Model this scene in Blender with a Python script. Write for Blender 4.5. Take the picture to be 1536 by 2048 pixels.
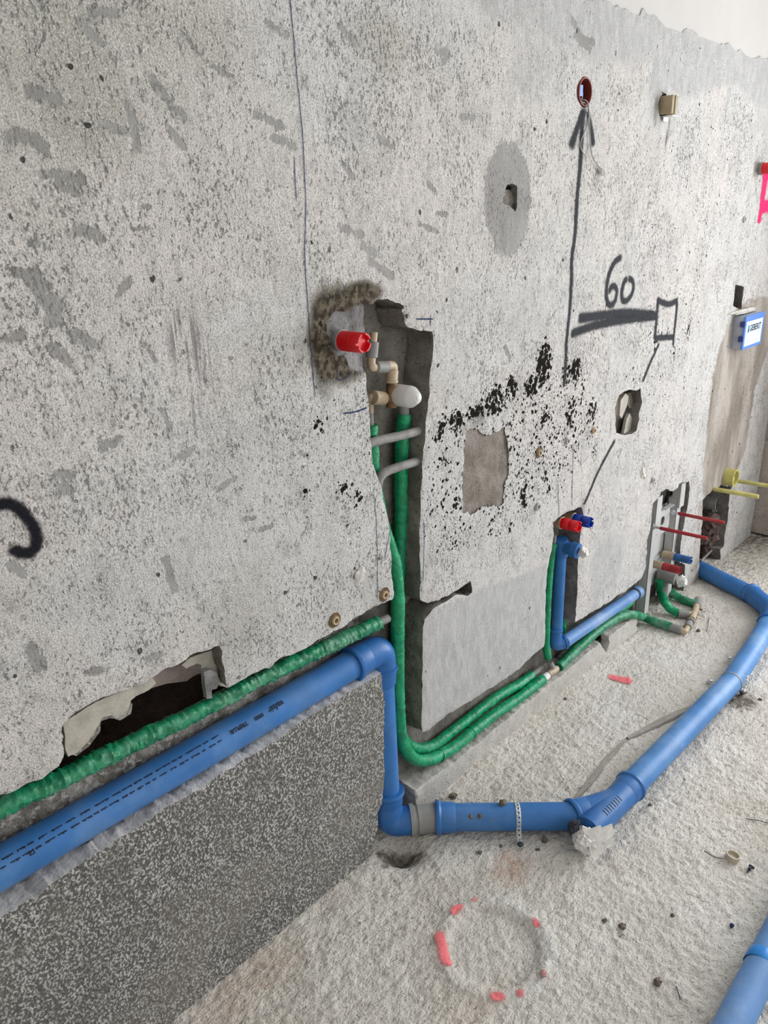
import bpy, bmesh, math, random
import numpy as np
from mathutils import Vector, Matrix, Quaternion

# ------------------------------------------------------------------ camera, world, lights, exposure
scene = bpy.context.scene
for o in list(bpy.data.objects):
    bpy.data.objects.remove(o, do_unlink=True)
COL = scene.collection

cam_data = bpy.data.cameras.new('camera')
cam_data.sensor_fit = 'VERTICAL'
cam_data.sensor_height = 36.0
cam_data.lens = 1535.0 / 2048.0 * 36.0
cam_data.clip_start = 0.02
camera = bpy.data.objects.new('camera', cam_data)
COL.objects.link(camera)
rot = Matrix([[0.676888, 0.275291, -0.682669], [-0.735566, 0.218101, -0.641385], [-0.027677, 0.936294, 0.350125]])
camera.matrix_world = Matrix.Translation((0.0, -1.15, 1.587)) @ rot.to_4x4()
scene.camera = camera

scene.view_settings.view_transform = 'Standard'
scene.view_settings.look = 'None'
scene.view_settings.gamma = 1.0
scene.view_settings.use_curve_mapping = False
scene.view_settings.exposure = 0.0

world = bpy.data.worlds.new('world')
scene.world = world
world.use_nodes = True
bg = world.node_tree.nodes['Background']
bg.inputs['Color'].default_value = (0.93, 0.96, 1.0, 1)
bg.inputs['Strength'].default_value = 1.0

def area_light(name, loc, target, sx, sy, power, color):
    l = bpy.data.lights.new(name, 'AREA')
    l.shape = 'RECTANGLE'; l.size = sx; l.size_y = sy
    l.energy = power; l.color = color
    o = bpy.data.objects.new(name, l); COL.objects.link(o)
    o.location = loc
    o.rotation_euler = (Vector(target) - Vector(loc)).to_track_quat('-Z', 'Y').to_euler()
    return o
# daylight through the far window; the side opening is added for fill light
area_light('daylight_far_window', (4.34, -1.75, 1.40), (0.0, -1.75, 1.40), 1.9, 2.0, 109.0, (0.95, 0.975, 1.0))
area_light('fill_side_opening', (0.9, -3.72, 1.45), (0.9, 0.0, 1.30), 2.2, 2.1, 8.0, (1.0, 0.955, 0.89))

# ------------------------------------------------------------------ small numeric helpers
rng = random.Random(7)

def hash2(i, j, s):
    v = np.sin(i * 127.1 + j * 311.7 + s * 74.7) * 43758.5453
    return v - np.floor(v)

def vnoise(x, y, s=0.0):
    x = np.asarray(x, float); y = np.asarray(y, float)
    i = np.floor(x); j = np.floor(y); fx = x - i; fy = y - j
    fx = fx * fx * (3 - 2 * fx); fy = fy * fy * (3 - 2 * fy)
    a = hash2(i, j, s); b = hash2(i + 1, j, s); c = hash2(i, j + 1, s); d = hash2(i + 1, j + 1, s)
    return (a + (b - a) * fx) * (1 - fy) + (c + (d - c) * fx) * fy - 0.5

def fbm(x, y, f, o=4, s=0.0, g=0.5):
    t = 0.0; amp = 1.0
    for k in range(o):
        t = t + amp * vnoise(np.asarray(x) * f, np.asarray(y) * f, s + k * 3.1)
        f *= 2.03; amp *= g
    return t

def smooth01(t):
    t = np.clip(t, 0, 1); return t * t * (3 - 2 * t)

def inside(poly, x, y):
    x = np.asarray(x); y = np.asarray(y)
    r = np.zeros(x.shape, bool)
    n = len(poly)
    for k in range(n):
        x1, y1 = poly[k]; x2, y2 = poly[(k + 1) % n]
        if y1 == y2: continue
        c = ((y1 > y) != (y2 > y)) & (x < (x2 - x1) * (y - y1) / (y2 - y1) + x1)
        r ^= c
    return r

def dist_seg(px, py, a, b):
    ax, ay = a; bx, by = b; dx, dy = bx - ax, by - ay
    L = dx * dx + dy * dy + 1e-12
    t = np.clip(((px - ax) * dx + (py - ay) * dy) / L, 0, 1)
    return np.hypot(px - ax - t * dx, py - ay - t * dy)

# ------------------------------------------------------------------ objects
def tag(o, label=None, cat=None, group=None, kind=None):
    if label: o['label'] = label
    if cat: o['category'] = cat
    if group: o['group'] = group
    if kind: o['kind'] = kind
    return o

def thing(name, loc, label, cat, group=None):
    o = bpy.data.objects.new(name, None)
    o.empty_display_size = 0.05
    COL.objects.link(o)
    o.location = loc
    return tag(o, label, cat, group)

def root_loc(o):
    v = Vector((0, 0, 0))
    while o is not None:
        if o.type == 'EMPTY': v = Vector(o.location)
        o = o.parent
    return v

def obj(name, me, mat, parent=None, label=None, smooth=True):
    if not isinstance(me, bpy.types.Mesh):
        v, f = me
        m = bpy.data.meshes.new(name)
        m.from_pydata([tuple(p) for p in v], [], f)
        me = m
    me.update()
    if smooth and len(me.polygons):
        me.polygons.foreach_set('use_smooth', [True] * len(me.polygons))
        try: me.set_sharp_from_angle(angle=math.radians(38))
        except Exception: pass
    mats = mat if isinstance(mat, (list, tuple)) else [mat]
    for m in mats:
        if m is not None: me.materials.append(m)
    o = bpy.data.objects.new(name, me)
    COL.objects.link(o)
    if parent is not None:
        o.parent = parent
        if parent.type == 'EMPTY':
            o.matrix_parent_inverse = Matrix.Translation(-Vector(parent.location))
    if label: o['label'] = label
    return o

def merge(*parts):
    V = []; Fc = []
    for v, f in parts:
        k = len(V); V += [tuple(p) for p in v]; Fc += [tuple(i + k for i in q) for q in f]
    return V, Fc

def catmull(pts, step=0.006):
    P = [Vector(p) for p in pts]
    if len(P) == 2:
        n = max(2, int((P[1] - P[0]).length / step) + 1)
        return [P[0].lerp(P[1], k / (n - 1)) for k in range(n)]
    out = []
    Q = [P[0] * 2 - P[1]] + P + [P[-1] * 2 - P[-2]]
    for k in range(1, len(Q) - 2):
        p0, p1, p2, p3 = Q[k - 1], Q[k], Q[k + 1], Q[k + 2]
        n = max(2, int((p2 - p1).length / step))
        for i in range(n):
            t = i / n
            out.append(0.5 * ((2 * p1) + (p2 - p0) * t + (2 * p0 - 5 * p1 + 4 * p2 - p3) * t * t + (3 * p1 - p0 - 3 * p2 + p3) * t ** 3))
    out.append(P[-1])
    return out

def fillet(pts, rad, step=0.006):
    """polyline with rounded corners"""
    P = [Vector(p) for p in pts]; out = [P[0]]
    for k in range(1, len(P) - 1):
        a = (P[k - 1] - P[k]); b = (P[k + 1] - P[k])
        r = min(rad, a.length * 0.49, b.length * 0.49)
        A = P[k] + a.normalized() * r; B = P[k] + b.normalized() * r
        for i in range(11):
            t = i / 10
            out.append(A * (1 - t) ** 2 + P[k] * 2 * t * (1 - t) + B * t * t)
    out.append(P[-1])
    return out

def frames(P):
    T = []
    for k in range(len(P)):
        a = P[max(0, k - 1)]; b = P[min(len(P) - 1, k + 1)]
        T.append((b - a).normalized())
    up = Vector((0, 0, 1)) if abs(T[0].z) < 0.9 else Vector((0, -1, 0))
    N = (up - T[0] * up.dot(T[0])).normalized()
    out = []
    for k in range(len(P)):
        N = (N - T[k] * N.dot(T[k])).normalized()
        out.append((T[k], N, T[k].cross(N)))
    return out

def sweep(P, radii, n=20, caps=True, wr=None):
    """tube through dense points P; radii scalar or list; wr(s, theta) extra radius"""
    P = [Vector(p) for p in P]
    Fr = frames(P)
    if not hasattr(radii, '__len__'): radii = [radii] * len(P)
    V = []; s = 0.0
    for k, p in enumerate(P):
        if k: s += (p - P[k - 1]).length
        for i in range(n):
            th = 2 * math.pi * i / n
            r = radii[k] + (wr(s, th) if wr else 0.0)
            V.append(p + Fr[k][1] * (r * math.cos(th)) + Fr[k][2] * (r * math.sin(th)))
    Fc = []
    for k in range(len(P) - 1):
        for i in range(n):
            j = (i + 1) % n
            Fc.append((k * n + i, k * n + j, (k + 1) * n + j, (k + 1) * n + i))
    if caps:
        Fc.append(tuple(reversed(range(n)))); b = (len(P) - 1) * n
        Fc.append(tuple(b + i for i in range(n)))
    return V, Fc

def lathe(p0, d, prof, n=28, caps=True):
    """profile [(s, r)] along direction d from p0"""
    p0 = Vector(p0); d = Vector(d).normalized()
    up = Vector((0, 0, 1)) if abs(d.z) < 0.9 else Vector((0, -1, 0))
    N = (up - d * up.dot(d)).normalized(); B = d.cross(N)
    V = []; Fc = []
    for s, r in prof:
        for i in range(n):
            th = 2 * math.pi * i / n
            V.append(p0 + d * s + N * (r * math.cos(th)) + B * (r * math.sin(th)))
    for k in range(len(prof) - 1):
        for i in range(n):
            j = (i + 1) % n
            Fc.append((k * n + i, k * n + j, (k + 1) * n + j, (k + 1) * n + i))
    if caps:
        Fc.append(tuple(reversed(range(n)))); b = (len(prof) - 1) * n
        Fc.append(tuple(b + i for i in range(n)))
    return V, Fc

def box(c, sx, sy, sz, ax=None, bev=0.0):
    c = Vector(c)
    X, Y, Z = ax if ax else (Vector((1, 0, 0)), Vector((0, 1, 0)), Vector((0, 0, 1)))
    bm = bmesh.new()
    bmesh.ops.create_cube(bm, size=1.0)
    for v in bm.verts:
        v.co = Vector((v.co.x * sx, v.co.y * sy, v.co.z * sz))
    if bev > 0:
        bmesh.ops.bevel(bm, geom=list(bm.edges), offset=bev, segments=2, affect='EDGES', profile=0.5)
    bm.verts.ensure_lookup_table()
    V = [c + X * v.co.x + Y * v.co.y + Z * v.co.z for v in bm.verts]
    Fc = [tuple(v.index for v in f.verts) for f in bm.faces]
    bm.free()
    return V, Fc

def prism(poly, y0, y1):
    """outline in (x, z) extruded along y"""
    n = len(poly)
    V = [(x, y0, z) for x, z in poly] + [(x, y1, z) for x, z in poly]
    Fc = [tuple(range(n)), tuple(reversed(range(n, 2 * n)))]
    Fc += [(i, i + n, (i + 1) % n + n, (i + 1) % n) for i in range(n)]
    return V, Fc

def lump(c, rx, ry, rz, seed, rough=0.35, sub=2):
    bm = bmesh.new(); bmesh.ops.create_icosphere(bm, subdivisions=sub, radius=1.0)
    R_ = random.Random(seed); off = R_.random() * 50
    q = Quaternion((R_.random() - .5, R_.random() - .5, R_.random() - .5, R_.random() - .5)).normalized()
    V = []
    for v in bm.verts:
        p = v.co
        k = 1 + rough * float(vnoise(p.x * 1.7 + off, p.y * 1.7 + p.z * 2.3, seed)) * 2
        w = q @ (p * k)
        V.append((c[0] + w.x * rx, c[1] + w.y * ry, c[2] + w.z * rz))
    Fc = [tuple(v.index for v in f.verts) for f in bm.faces]
    bm.free()
    return V, Fc

def crumple(c, r, seed, squash=(1, 1, 1)):
    """crumpled paper or film: facetted ball with sharp folds"""
    bm = bmesh.new(); bmesh.ops.create_icosphere(bm, subdivisions=4, radius=1.0)
    R_ = random.Random(seed)
    planes = [(Vector((R_.gauss(0, 1), R_.gauss(0, 1), R_.gauss(0, 1))).normalized(), R_.uniform(.55, .95)) for _ in range(34)]
    V = []
    for v in bm.verts:
        p = v.co.copy(); k = 1.25
        for n_, d_ in planes:
            t = p.dot(n_)
            if t > 1e-3: k = min(k, d_ / t)
        f = abs(math.sin(p.x * 9 + seed) * math.sin(p.y * 8 + 1.3 * seed) * math.sin(p.z * 9.5))
        k *= 1.0 - 0.34 * f
        V.append((c[0] + p.x * k * r * squash[0], c[1] + p.y * k * r * squash[1], c[2] + p.z * k * r * squash[2]))
    Fc = [tuple(v.index for v in f.verts) for f in bm.faces]
    bm.free()
    return V, Fc

# ------------------------------------------------------------------ materials
MATS = {}
class NG:
    """thin wrapper for building node materials"""
    def __init__(s, name, rough=0.8, spec=0.3):
        m = bpy.data.materials.new(name); m.use_nodes = True
        s.m = m; s.t = m.node_tree; s.b = s.t.nodes['Principled BSDF']
        s.b.inputs['Roughness'].default_value = rough
        s.b.inputs['Specular IOR Level'].default_value = spec
        s.co = s.n('ShaderNodeTexCoord').outputs['Object']
        MATS[name] = m
    def n(s, t, **k):
        nd = s.t.nodes.new(t)
        for a, b in k.items(): setattr(nd, a, b)
        return nd
    def l(s, a, b): s.t.links.new(a, b)
    def put(s, sock, v):
        if isinstance(v, bpy.types.NodeSocket): s.l(v, sock)
        elif isinstance(v, (tuple, list)) and len(v) == 3 and len(sock.default_value) == 4: sock.default_value = (*v, 1)
        else: sock.default_value = v
    def mapc(s, scale=(1, 1, 1), rot=(0, 0, 0), loc=(0, 0, 0)):
        nd = s.n('ShaderNodeMapping'); s.l(s.co, nd.inputs['Vector'])
        nd.inputs['Scale'].default_value = scale; nd.inputs['Rotation'].default_value = rot; nd.inputs['Location'].default_value = loc
        return nd.outputs[0]
    def noise(s, scale, detail=4, rough=0.55, co=None, dist=0.0):
        nd = s.n('ShaderNodeTexNoise'); s.l(co or s.co, nd.inputs['Vector'])
        nd.inputs['Scale'].default_value = scale; nd.inputs['Detail'].default_value = detail
        nd.inputs['Roughness'].default_value = rough; nd.inputs['Distortion'].default_value = dist
        return nd.outputs['Fac']
    def vor(s, scale, co=None, feature='F1', rnd=1.0):
        nd = s.n('ShaderNodeTexVoronoi', feature=feature); s.l(co or s.co, nd.inputs['Vector'])
        nd.inputs['Scale'].default_value = scale; nd.inputs['Randomness'].default_value = rnd
        return nd.outputs['Distance']
    def math(s, op, a, b=0.0, clamp=False):
        nd = s.n('ShaderNodeMath', operation=op); nd.use_clamp = clamp
        s.put(nd.inputs[0], a); s.put(nd.inputs[1], b); return nd.outputs[0]
    def step(s, v, lo, hi, a=0.0, b=1.0):
        nd = s.n('ShaderNodeMapRange', interpolation_type='SMOOTHSTEP')
        s.put(nd.inputs['Value'], v)
        s.put(nd.inputs['From Min'], lo); s.put(nd.inputs['From Max'], hi)
        nd.inputs['To Min'].default_value = a; nd.inputs['To Max'].default_value = b
        return nd.outputs[0]
    def mix(s, f, a, b, blend='MIX'):
        nd = s.n('ShaderNodeMix', data_type='RGBA', blend_type=blend)
        s.put(nd.inputs['Factor'], f); s.put(nd.inputs[6], a); s.put(nd.inputs[7], b)
        return nd.outputs[2]
    def attr(s, name):
        nd = s.n('ShaderNodeAttribute'); nd.attribute_name = name
        return nd
    def bump(s, h, strength=0.5, dist=0.004, prev=None):
        nd = s.n('ShaderNodeBump'); s.put(nd.inputs['Height'], h)
        nd.inputs['Strength'].default_value = strength; nd.inputs['Distance'].default_value = dist
        if prev is not None: s.l(prev, nd.inputs['Normal'])
        return nd.outputs[0]
    def done(s, color=None, normal=None, rough=None, alpha=None):
        if color is not None: s.put(s.b.inputs['Base Color'], color)
        if normal is not None: s.l(normal, s.b.inputs['Normal'])
        if rough is not None: s.put(s.b.inputs['Roughness'], rough)
        if alpha is not None: s.put(s.b.inputs['Alpha'], alpha)
        return s.m

def mat_plaster():
    g = NG('stripped_plaster', 0.95, 0.05)
    a = g.attr('mask_a'); sp = g.n('ShaderNodeSeparateColor'); g.l(a.outputs['Color'], sp.inputs[0])
    patch, stain, mould = sp.outputs[0], sp.outputs[1], sp.outputs[2]
    cement = a.outputs['Alpha']
    b = g.attr('mask_b'); sq = g.n('ShaderNodeSeparateColor'); g.l(b.outputs['Color'], sq.inputs[0])
    brown, scratch, olive = sq.outputs[0], sq.outputs[1], sq.outputs[2]
    big = g.noise(1.6, 3, 0.6)
    med = g.noise(7.0, 4, 0.6)
    diag = g.mapc((1, 1, 0.55), (0, 0.6, 0))
    grit = g.noise(170, 3, 0.62, diag)
    fine2 = g.noise(330, 2, 0.6)
    soft = g.noise(85, 4, 0.66, diag)
    blot = g.noise(26, 5, 0.66, diag)
    col = g.mix(g.step(big, 0.40, 0.62), (0.60, 0.595, 0.58), (0.64, 0.60, 0.575))
    col = g.mix(g.step(med, 0.44, 0.70, 0, 0.55), col, (0.42, 0.415, 0.40))
    col = g.mix(g.math('MULTIPLY', olive, g.step(med, 0.25, 0.6, 0.35, 0.85)), col, (0.40, 0.39, 0.33))
    # dark grit showing through the scraped skim, denser in clusters
    clus = g.math('ADD', g.math('MULTIPLY', g.noise(4.5, 3, 0.65), 0.6), g.math('MULTIPLY', blot, 0.4))
    thr = g.math('SUBTRACT', 0.655, g.math('MULTIPLY', g.step(clus, 0.40, 0.62), 0.115))
    thr = g.math('ADD', thr, g.math('MULTIPLY', cement, 0.10))
    speck = g.step(g.math('SUBTRACT', grit, thr), -0.01, 0.05)
    col = g.mix(g.math('MULTIPLY', g.step(blot, 0.52, 0.66), 0.42), col, (0.29, 0.285, 0.275))
    cem = g.step(g.math('ADD', cement, g.math('MULTIPLY', g.math('SUBTRACT', med, 0.5), 0.6)), 0.3, 0.6)
    ccol = g.mix(g.step(blot, 0.36, 0.64), (0.425, 0.425, 0.42), (0.525, 0.52, 0.515))
    col = g.mix(cem, col, ccol)
    calm = g.math('SUBTRACT', 1.0, g.math('MULTIPLY', cement, 0.65))
    col = g.mix(g.math('MULTIPLY', g.step(soft, 0.49, 0.66, 0, 0.55), calm), col, (0.33, 0.32, 0.305))
    col = g.mix(g.math('MULTIPLY', speck, 0.78), col, (0.155, 0.147, 0.137))
    col = g.mix(g.math('MULTIPLY', g.step(fine2, 0.50, 0.66, 0, 0.60), calm), col, (0.25, 0.24, 0.23))
    col = g.mix(g.math('MULTIPLY', g.step(fine2, 0.34, 0.48, 0.55, 0), calm), col, (0.80, 0.785, 0.765))
    # smooth cement patches and chisel marks
    pn = g.math('ADD', g.math('MULTIPLY', g.math('SUBTRACT', g.noise(34, 4, 0.65), 0.5), 1.0), g.math('MULTIPLY', g.math('SUBTRACT', grit, 0.5), 0.7))
    pm = g.step(g.math('ADD', patch, pn), 0.40, 0.66)
    pcol = g.mix(g.step(med, 0.3, 0.7), (0.21, 0.205, 0.195), (0.33, 0.33, 0.32))
    pcol = g.mix(g.math('MULTIPLY', speck, 0.4), pcol, (0.15, 0.145, 0.14))
    col = g.mix(g.math('MULTIPLY', pm, 0.78), col, pcol)
    # vertical scratches
    sc = g.noise(70, 3, 0.6, g.mapc((1, 1, 0.05), (0, 0.05, 0)))
    col = g.mix(g.math('MULTIPLY', scratch, g.step(sc, 0.49, 0.60, 0, 0.8)), col, (0.17, 0.165, 0.16))
    # brown rebuilt render
    bm_ = g.step(g.math('ADD', brown, g.math('MULTIPLY', g.math('SUBTRACT', g.noise(18, 4, 0.6), 0.5), 0.7)), 0.38, 0.68)
    streak = g.noise(7, 4, 0.6, g.mapc((1, 1, 0.30)))
    bcol = g.mix(g.step(streak, 0.33, 0.66), (0.25, 0.215, 0.18), (0.46, 0.42, 0.38))
    bcol = g.mix(g.math('MULTIPLY', speck, 0.4), bcol, (0.13, 0.11, 0.09))
    col = g.mix(bm_, col, bcol)
    # damp stain
    sm = g.step(g.math('ADD', stain, g.math('MULTIPLY', g.math('SUBTRACT', g.noise(30, 5, 0.65), 0.5), 0.9)), 0.30, 0.85)
    col = g.mix(sm, col, g.mix(g.step(g.noise(60, 3), 0.4, 0.62), (0.045, 0.038, 0.028), (0.17, 0.145, 0.11)))
    # black pits
    wob = g.n('ShaderNodeVectorMath', operation='ADD'); nz = g.n('ShaderNodeTexNoise'); nz.inputs['Scale'].default_value = 60
    g.l(g.co, nz.inputs['Vector'])
    sc_ = g.n('ShaderNodeVectorMath', operation='SCALE'); g.l(nz.outputs['Color'], sc_.inputs[0]); sc_.inputs['Scale'].default_value = 0.016
    g.l(g.co, wob.inputs[0]); g.l(sc_.outputs[0], wob.inputs[1])
    v1 = g.vor(58, wob.outputs[0]); v2 = g.vor(120, wob.outputs[0])
    field = g.math('ADD', mould, g.math('MULTIPLY', g.math('SUBTRACT', g.noise(26, 3, 0.6), 0.5), 0.85))
    p1 = g.step(g.math('SUBTRACT', v1, g.math('MULTIPLY', field, 0.63)), -0.06, 0.05, 1, 0)
    p2 = g.step(g.math('SUBTRACT', v2, g.math('MULTIPLY', field, 0.54)), -0.06, 0.04, 1, 0)
    gate = g.step(mould, 0.03, 0.12)
    pits = g.math('MULTIPLY', g.math('MAXIMUM', p1, p2), gate)
    sv = g.vor(17, wob.outputs[0])
    lone = g.step(sv, 0.055, 0.095, 1, 0)
    lone = g.math('MULTIPLY', lone, g.step(g.noise(4, 2), 0.44, 0.54))
    pits = g.math('MAXIMUM', pits, g.math('MULTIPLY', lone, 0.85))
    col = g.mix(pits, col, (0.014, 0.012, 0.010))
    # relief
    trow = g.noise(42, 4, 0.6, g.mapc((1, 1, 0.35), (0, 0.45, 0)))
    h = g.math('ADD', g.math('MULTIPLY', trow, 0.60), g.math('MULTIPLY', fine2, 0.30))
    h = g.math('SUBTRACT', h, g.math('MULTIPLY', speck, 0.20))
    h = g.math('MULTIPLY', h, g.math('SUBTRACT', 1.0, g.math('MULTIPLY', pm, 0.45)))
    h = g.math('SUBTRACT', h, g.math('MULTIPLY', pits, 0.9))
    nrm = g.bump(h, 1.0, 0.0075)
    return g.done(col, nrm)

def mat_spatter():
    """coarse sprayed mortar"""
    g = NG('spatter_render', 0.95, 0.1)
    wob = g.mapc((1, 1, 0.8), (0, 0.4, 0))
    v = g.vor(170, wob, 'SMOOTH_F1'); n1 = g.noise(225, 3, 0.62, wob); n2 = g.noise(12, 4, 0.6)
    tip = g.math('ADD', g.math('MULTIPLY', n1, 0.75), g.math('MULTIPLY', g.math('SUBTRACT', 1.0, v), 0.28))
    k = g.step(tip, 0.50, 0.64)
    col = g.mix(k, (0.145, 0.140, 0.130), (0.60, 0.595, 0.57))
    col = g.mix(g.step(n2, 0.45, 0.7, 0, 0.5), col, (0.17, 0.16, 0.145))
    col = g.mix(g.step(g.noise(3.0, 3), 0.45, 0.65, 0, 0.25), col, (0.35, 0.315, 0.28))
    return g.done(col, g.bump(tip, 1.0, 0.010))

def mat_cement(name, c1, c2, bs=0.6, sc=1.0, stain=None):
    g = NG(name, 0.92, 0.12)
    n1 = g.noise(14 * sc, 5, 0.62); n2 = g.noise(140 * sc, 4, 0.6); n3 = g.noise(45 * sc, 4, 0.65)
    col = g.mix(g.step(n1, 0.32, 0.68), c1, c2)
    col = g.mix(g.step(n2, 0.53, 0.70, 0, 0.65), col, tuple(c * 0.45 for c in c1))
    if stain: col = g.mix(g.step(n3, 0.50, 0.62, 0, 0.85), col, stain)
    h = g.math('ADD', g.math('MULTIPLY', n3, 0.7), g.math('MULTIPLY', n2, 0.4))
    return g.done(col, g.bump(h, bs, 0.008))

def mat_floor():
    g = NG('rough_screed', 0.95, 0.1)
    a = g.attr('floor_mask'); sp = g.n('ShaderNodeSeparateColor'); g.l(a.outputs['Color'], sp.inputs[0])
    dark, dust, pinkish = sp.outputs[0], sp.outputs[1], sp.outputs[2]
    n1 = g.noise(3.2, 4, 0.6); n2 = g.noise(28, 5, 0.65); n3 = g.noise(190, 3, 0.62)
    st = g.noise(105, 3, 0.62, g.mapc((0.5, 1, 1), (0, 0, 0.6)))
    col = g.mix(g.step(n1, 0.36, 0.66), (0.70, 0.655, 0.59), (0.80, 0.765, 0.71))
    col = g.mix(g.step(n2, 0.50, 0.72, 0, 0.35), col, (0.52, 0.47, 0.42))
    col = g.mix(g.step(st, 0.54, 0.70, 0, 0.6), col, (0.32, 0.285, 0.25))
    col = g.mix(g.step(n3, 0.57, 0.70, 0, 0.6), col, (0.21, 0.185, 0.155))
    v = g.vor(26, None); lone = g.math('MULTIPLY', g.step(v, 0.06, 0.12, 1, 0), g.step(g.noise(6, 2), 0.5, 0.58))
    col = g.mix(g.math('MULTIPLY', lone, 0.75), col, (0.10, 0.085, 0.075))
    col = g.mix(g.math('MULTIPLY', dust, g.step(n2, 0.3, 0.6, 0.4, 0.95)), col, (0.74, 0.73, 0.71))
    dk = g.step(g.math('ADD', dark, g.math('MULTIPLY', g.math('SUBTRACT', g.noise(45, 4, 0.65), 0.5), 0.9)), 0.35, 0.75)
    col = g.mix(dk, col, (0.17, 0.145, 0.115))
    col = g.mix(g.math('MULTIPLY', pinkish, g.step(n2, 0.35, 0.65, 0.25, 0.9)), col, (0.60, 0.37, 0.27))
    h = g.math('ADD', g.math('MULTIPLY', st, 0.75), g.math('ADD', g.math('MULTIPLY', n2, 0.45), g.math('MULTIPLY', n3, 0.40)))
    return g.done(col, g.bump(h, 1.0, 0.014))

def mat_plain(name, c, rough=0.5, spec=0.4, var=0.12, sc=30, dust=None, bump=0.0, metal=0.0):
    g = NG(name, rough, spec)
    n1 = g.noise(sc, 4, 0.6)
    col = g.mix(g.step(n1, 0.3, 0.7), tuple(x * (1 - var) for x in c), tuple(min(1, x * (1 + var)) for x in c))
    if dust:
        n2 = g.noise(sc * 0.35, 5, 0.65)
        col = g.mix(g.step(n2, 0.46, 0.72, 0, dust[1]), col, dust[0])
    g.b.inputs['Metallic'].default_value = metal
    nr = g.bump(g.noise(sc * 5, 3), bump, 0.002) if bump else None
    return g.done(col, nr)

def mat_paint(name, c, soft=0.5):
    """sprayed paint lying on the wall, thinning at its edges"""
    g = NG(name, 0.85, 0.15)
    a = g.attr('cover').outputs['Fac']
    n1 = g.noise(160, 4, 0.65); n2 = g.noise(60, 3, 0.6)
    k = g.math('ADD', a, g.math('MULTIPLY', g.math('SUBTRACT', g.math('ADD', g.math('MULTIPLY', n1, 0.6), g.math('MULTIPLY', n2, 0.4)), 0.5), 1.3))
    al = g.step(k, 0.12, 0.12 + soft, 0, 0.93)
    al = g.math('MULTIPLY', al, g.step(a, 0.0, 0.12))
    return g.done(g.mix(n2, tuple(x * 0.8 for x in c), tuple(x * 1.2 for x in c)), g.bump(n1, 0.7, 0.004), None, al)

M_plaster = mat_plaster()
M_spatter = mat_spatter()
M_upstand = mat_cement('upstand_mortar', (0.44, 0.42, 0.39), (0.56, 0.54, 0.50), 0.6)
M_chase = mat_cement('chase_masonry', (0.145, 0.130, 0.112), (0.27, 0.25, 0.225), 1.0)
M_ledge = mat_cement('chase_mortar', (0.56, 0.54, 0.52), (0.70, 0.68, 0.66), 0.6)
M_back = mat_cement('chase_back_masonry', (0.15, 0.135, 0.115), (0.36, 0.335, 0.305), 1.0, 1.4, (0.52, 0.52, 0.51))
M_patch = mat_cement('brown_mortar_patch', (0.19, 0.165, 0.14), (0.31, 0.275, 0.245), 1.0, 1.3)
M_greyfill = mat_cement('grey_mortar_fill', (0.17, 0.165, 0.165), (0.32, 0.315, 0.315), 0.9)
M_white = mat_plain('white_wall_finish', (0.55, 0.53, 0.51), 0.85, 0.15, 0.025, 6, None, 0.15)
M_floor = mat_floor()
M_room = mat_plain('room_plaster', (0.78, 0.765, 0.74), 0.9, 0.1, 0.05, 3)
M_endwall = mat_cement('end_wall_render', (0.36, 0.31, 0.27), (0.46, 0.41, 0.365), 0.7, 0.6)
M_blue = mat_plain('blue_pipe_plastic', (0.040, 0.165, 0.44), 0.42, 0.35, 0.10, 14, ((0.17, 0.31, 0.54), 0.45))
M_bluedark = mat_plain('blue_fitting_plastic', (0.028, 0.140, 0.40), 0.38, 0.35, 0.08, 14, ((0.20, 0.30, 0.47), 0.3))
M_bluedusty = mat_plain('dusty_blue_plastic', (0.13, 0.27, 0.54), 0.5, 0.3, 0.1, 14, ((0.38, 0.48, 0.64), 0.75))
M_bluemid = mat_plain('light_blue_pipe_plastic', (0.070, 0.215, 0.49), 0.45, 0.35, 0.10, 12, ((0.28, 0.43, 0.66), 0.6))
M_bluespot = mat_plain('bright_blue_plastic', (0.02, 0.22, 0.62), 0.35, 0.4, 0.1, 20)
M_black = mat_plain('black_print', (0.012, 0.013, 0.02), 0.6, 0.2, 0.1, 40)
M_rubbershade = mat_plain('rubber_and_hole_shade', (0.03, 0.035, 0.045), 0.6, 0.3, 0.2, 40)  # dark rubber, also standing in for the shade inside holes
M_greyplastic = mat_plain('grey_plastic', (0.25, 0.25, 0.245), 0.5, 0.35, 0.12, 20, ((0.36, 0.34, 0.31), 0.5))
def mat_green(name, c, dust):
    g = NG(name, 0.36, 0.5)
    n1 = g.noise(40, 4, 0.6); n2 = g.noise(13, 4, 0.65)
    col = g.mix(g.step(n1, 0.3, 0.7), tuple(x * 0.7 for x in c), tuple(x * 1.2 for x in c))
    col = g.mix(g.step(n2, 0.44, 0.70, 0, dust), col, (0.22, 0.42, 0.30))
    wr = g.noise(120, 4, 0.6, g.mapc((1, 0.6, 1)))
    return g.done(col, g.bump(wr, 0.55, 0.005), g.step(n2, 0.4, 0.7, 0.30, 0.6))
M_green = mat_green('green_insulation_film', (0.001, 0.30, 0.125), 0.05)
M_greendusty = mat_green('dusty_green_film', (0.010, 0.235, 0.105), 0.62)
M_red = mat_plain('red_plug_plastic', (0.66, 0.006, 0.012), 0.34, 0.45, 0.06, 20)
M_reddull = mat_plain('dull_red_plastic', (0.33, 0.022, 0.032), 0.45, 0.35, 0.12, 25, ((0.42, 0.12, 0.11), 0.4))
M_blueplug = mat_plain('blue_plug_plastic', (0.006, 0.045, 0.36), 0.3, 0.5, 0.08, 20)
M_blueplugdull = mat_plain('dull_blue_plug_plastic', (0.03, 0.12, 0.33), 0.4, 0.4, 0.1, 20)
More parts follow.
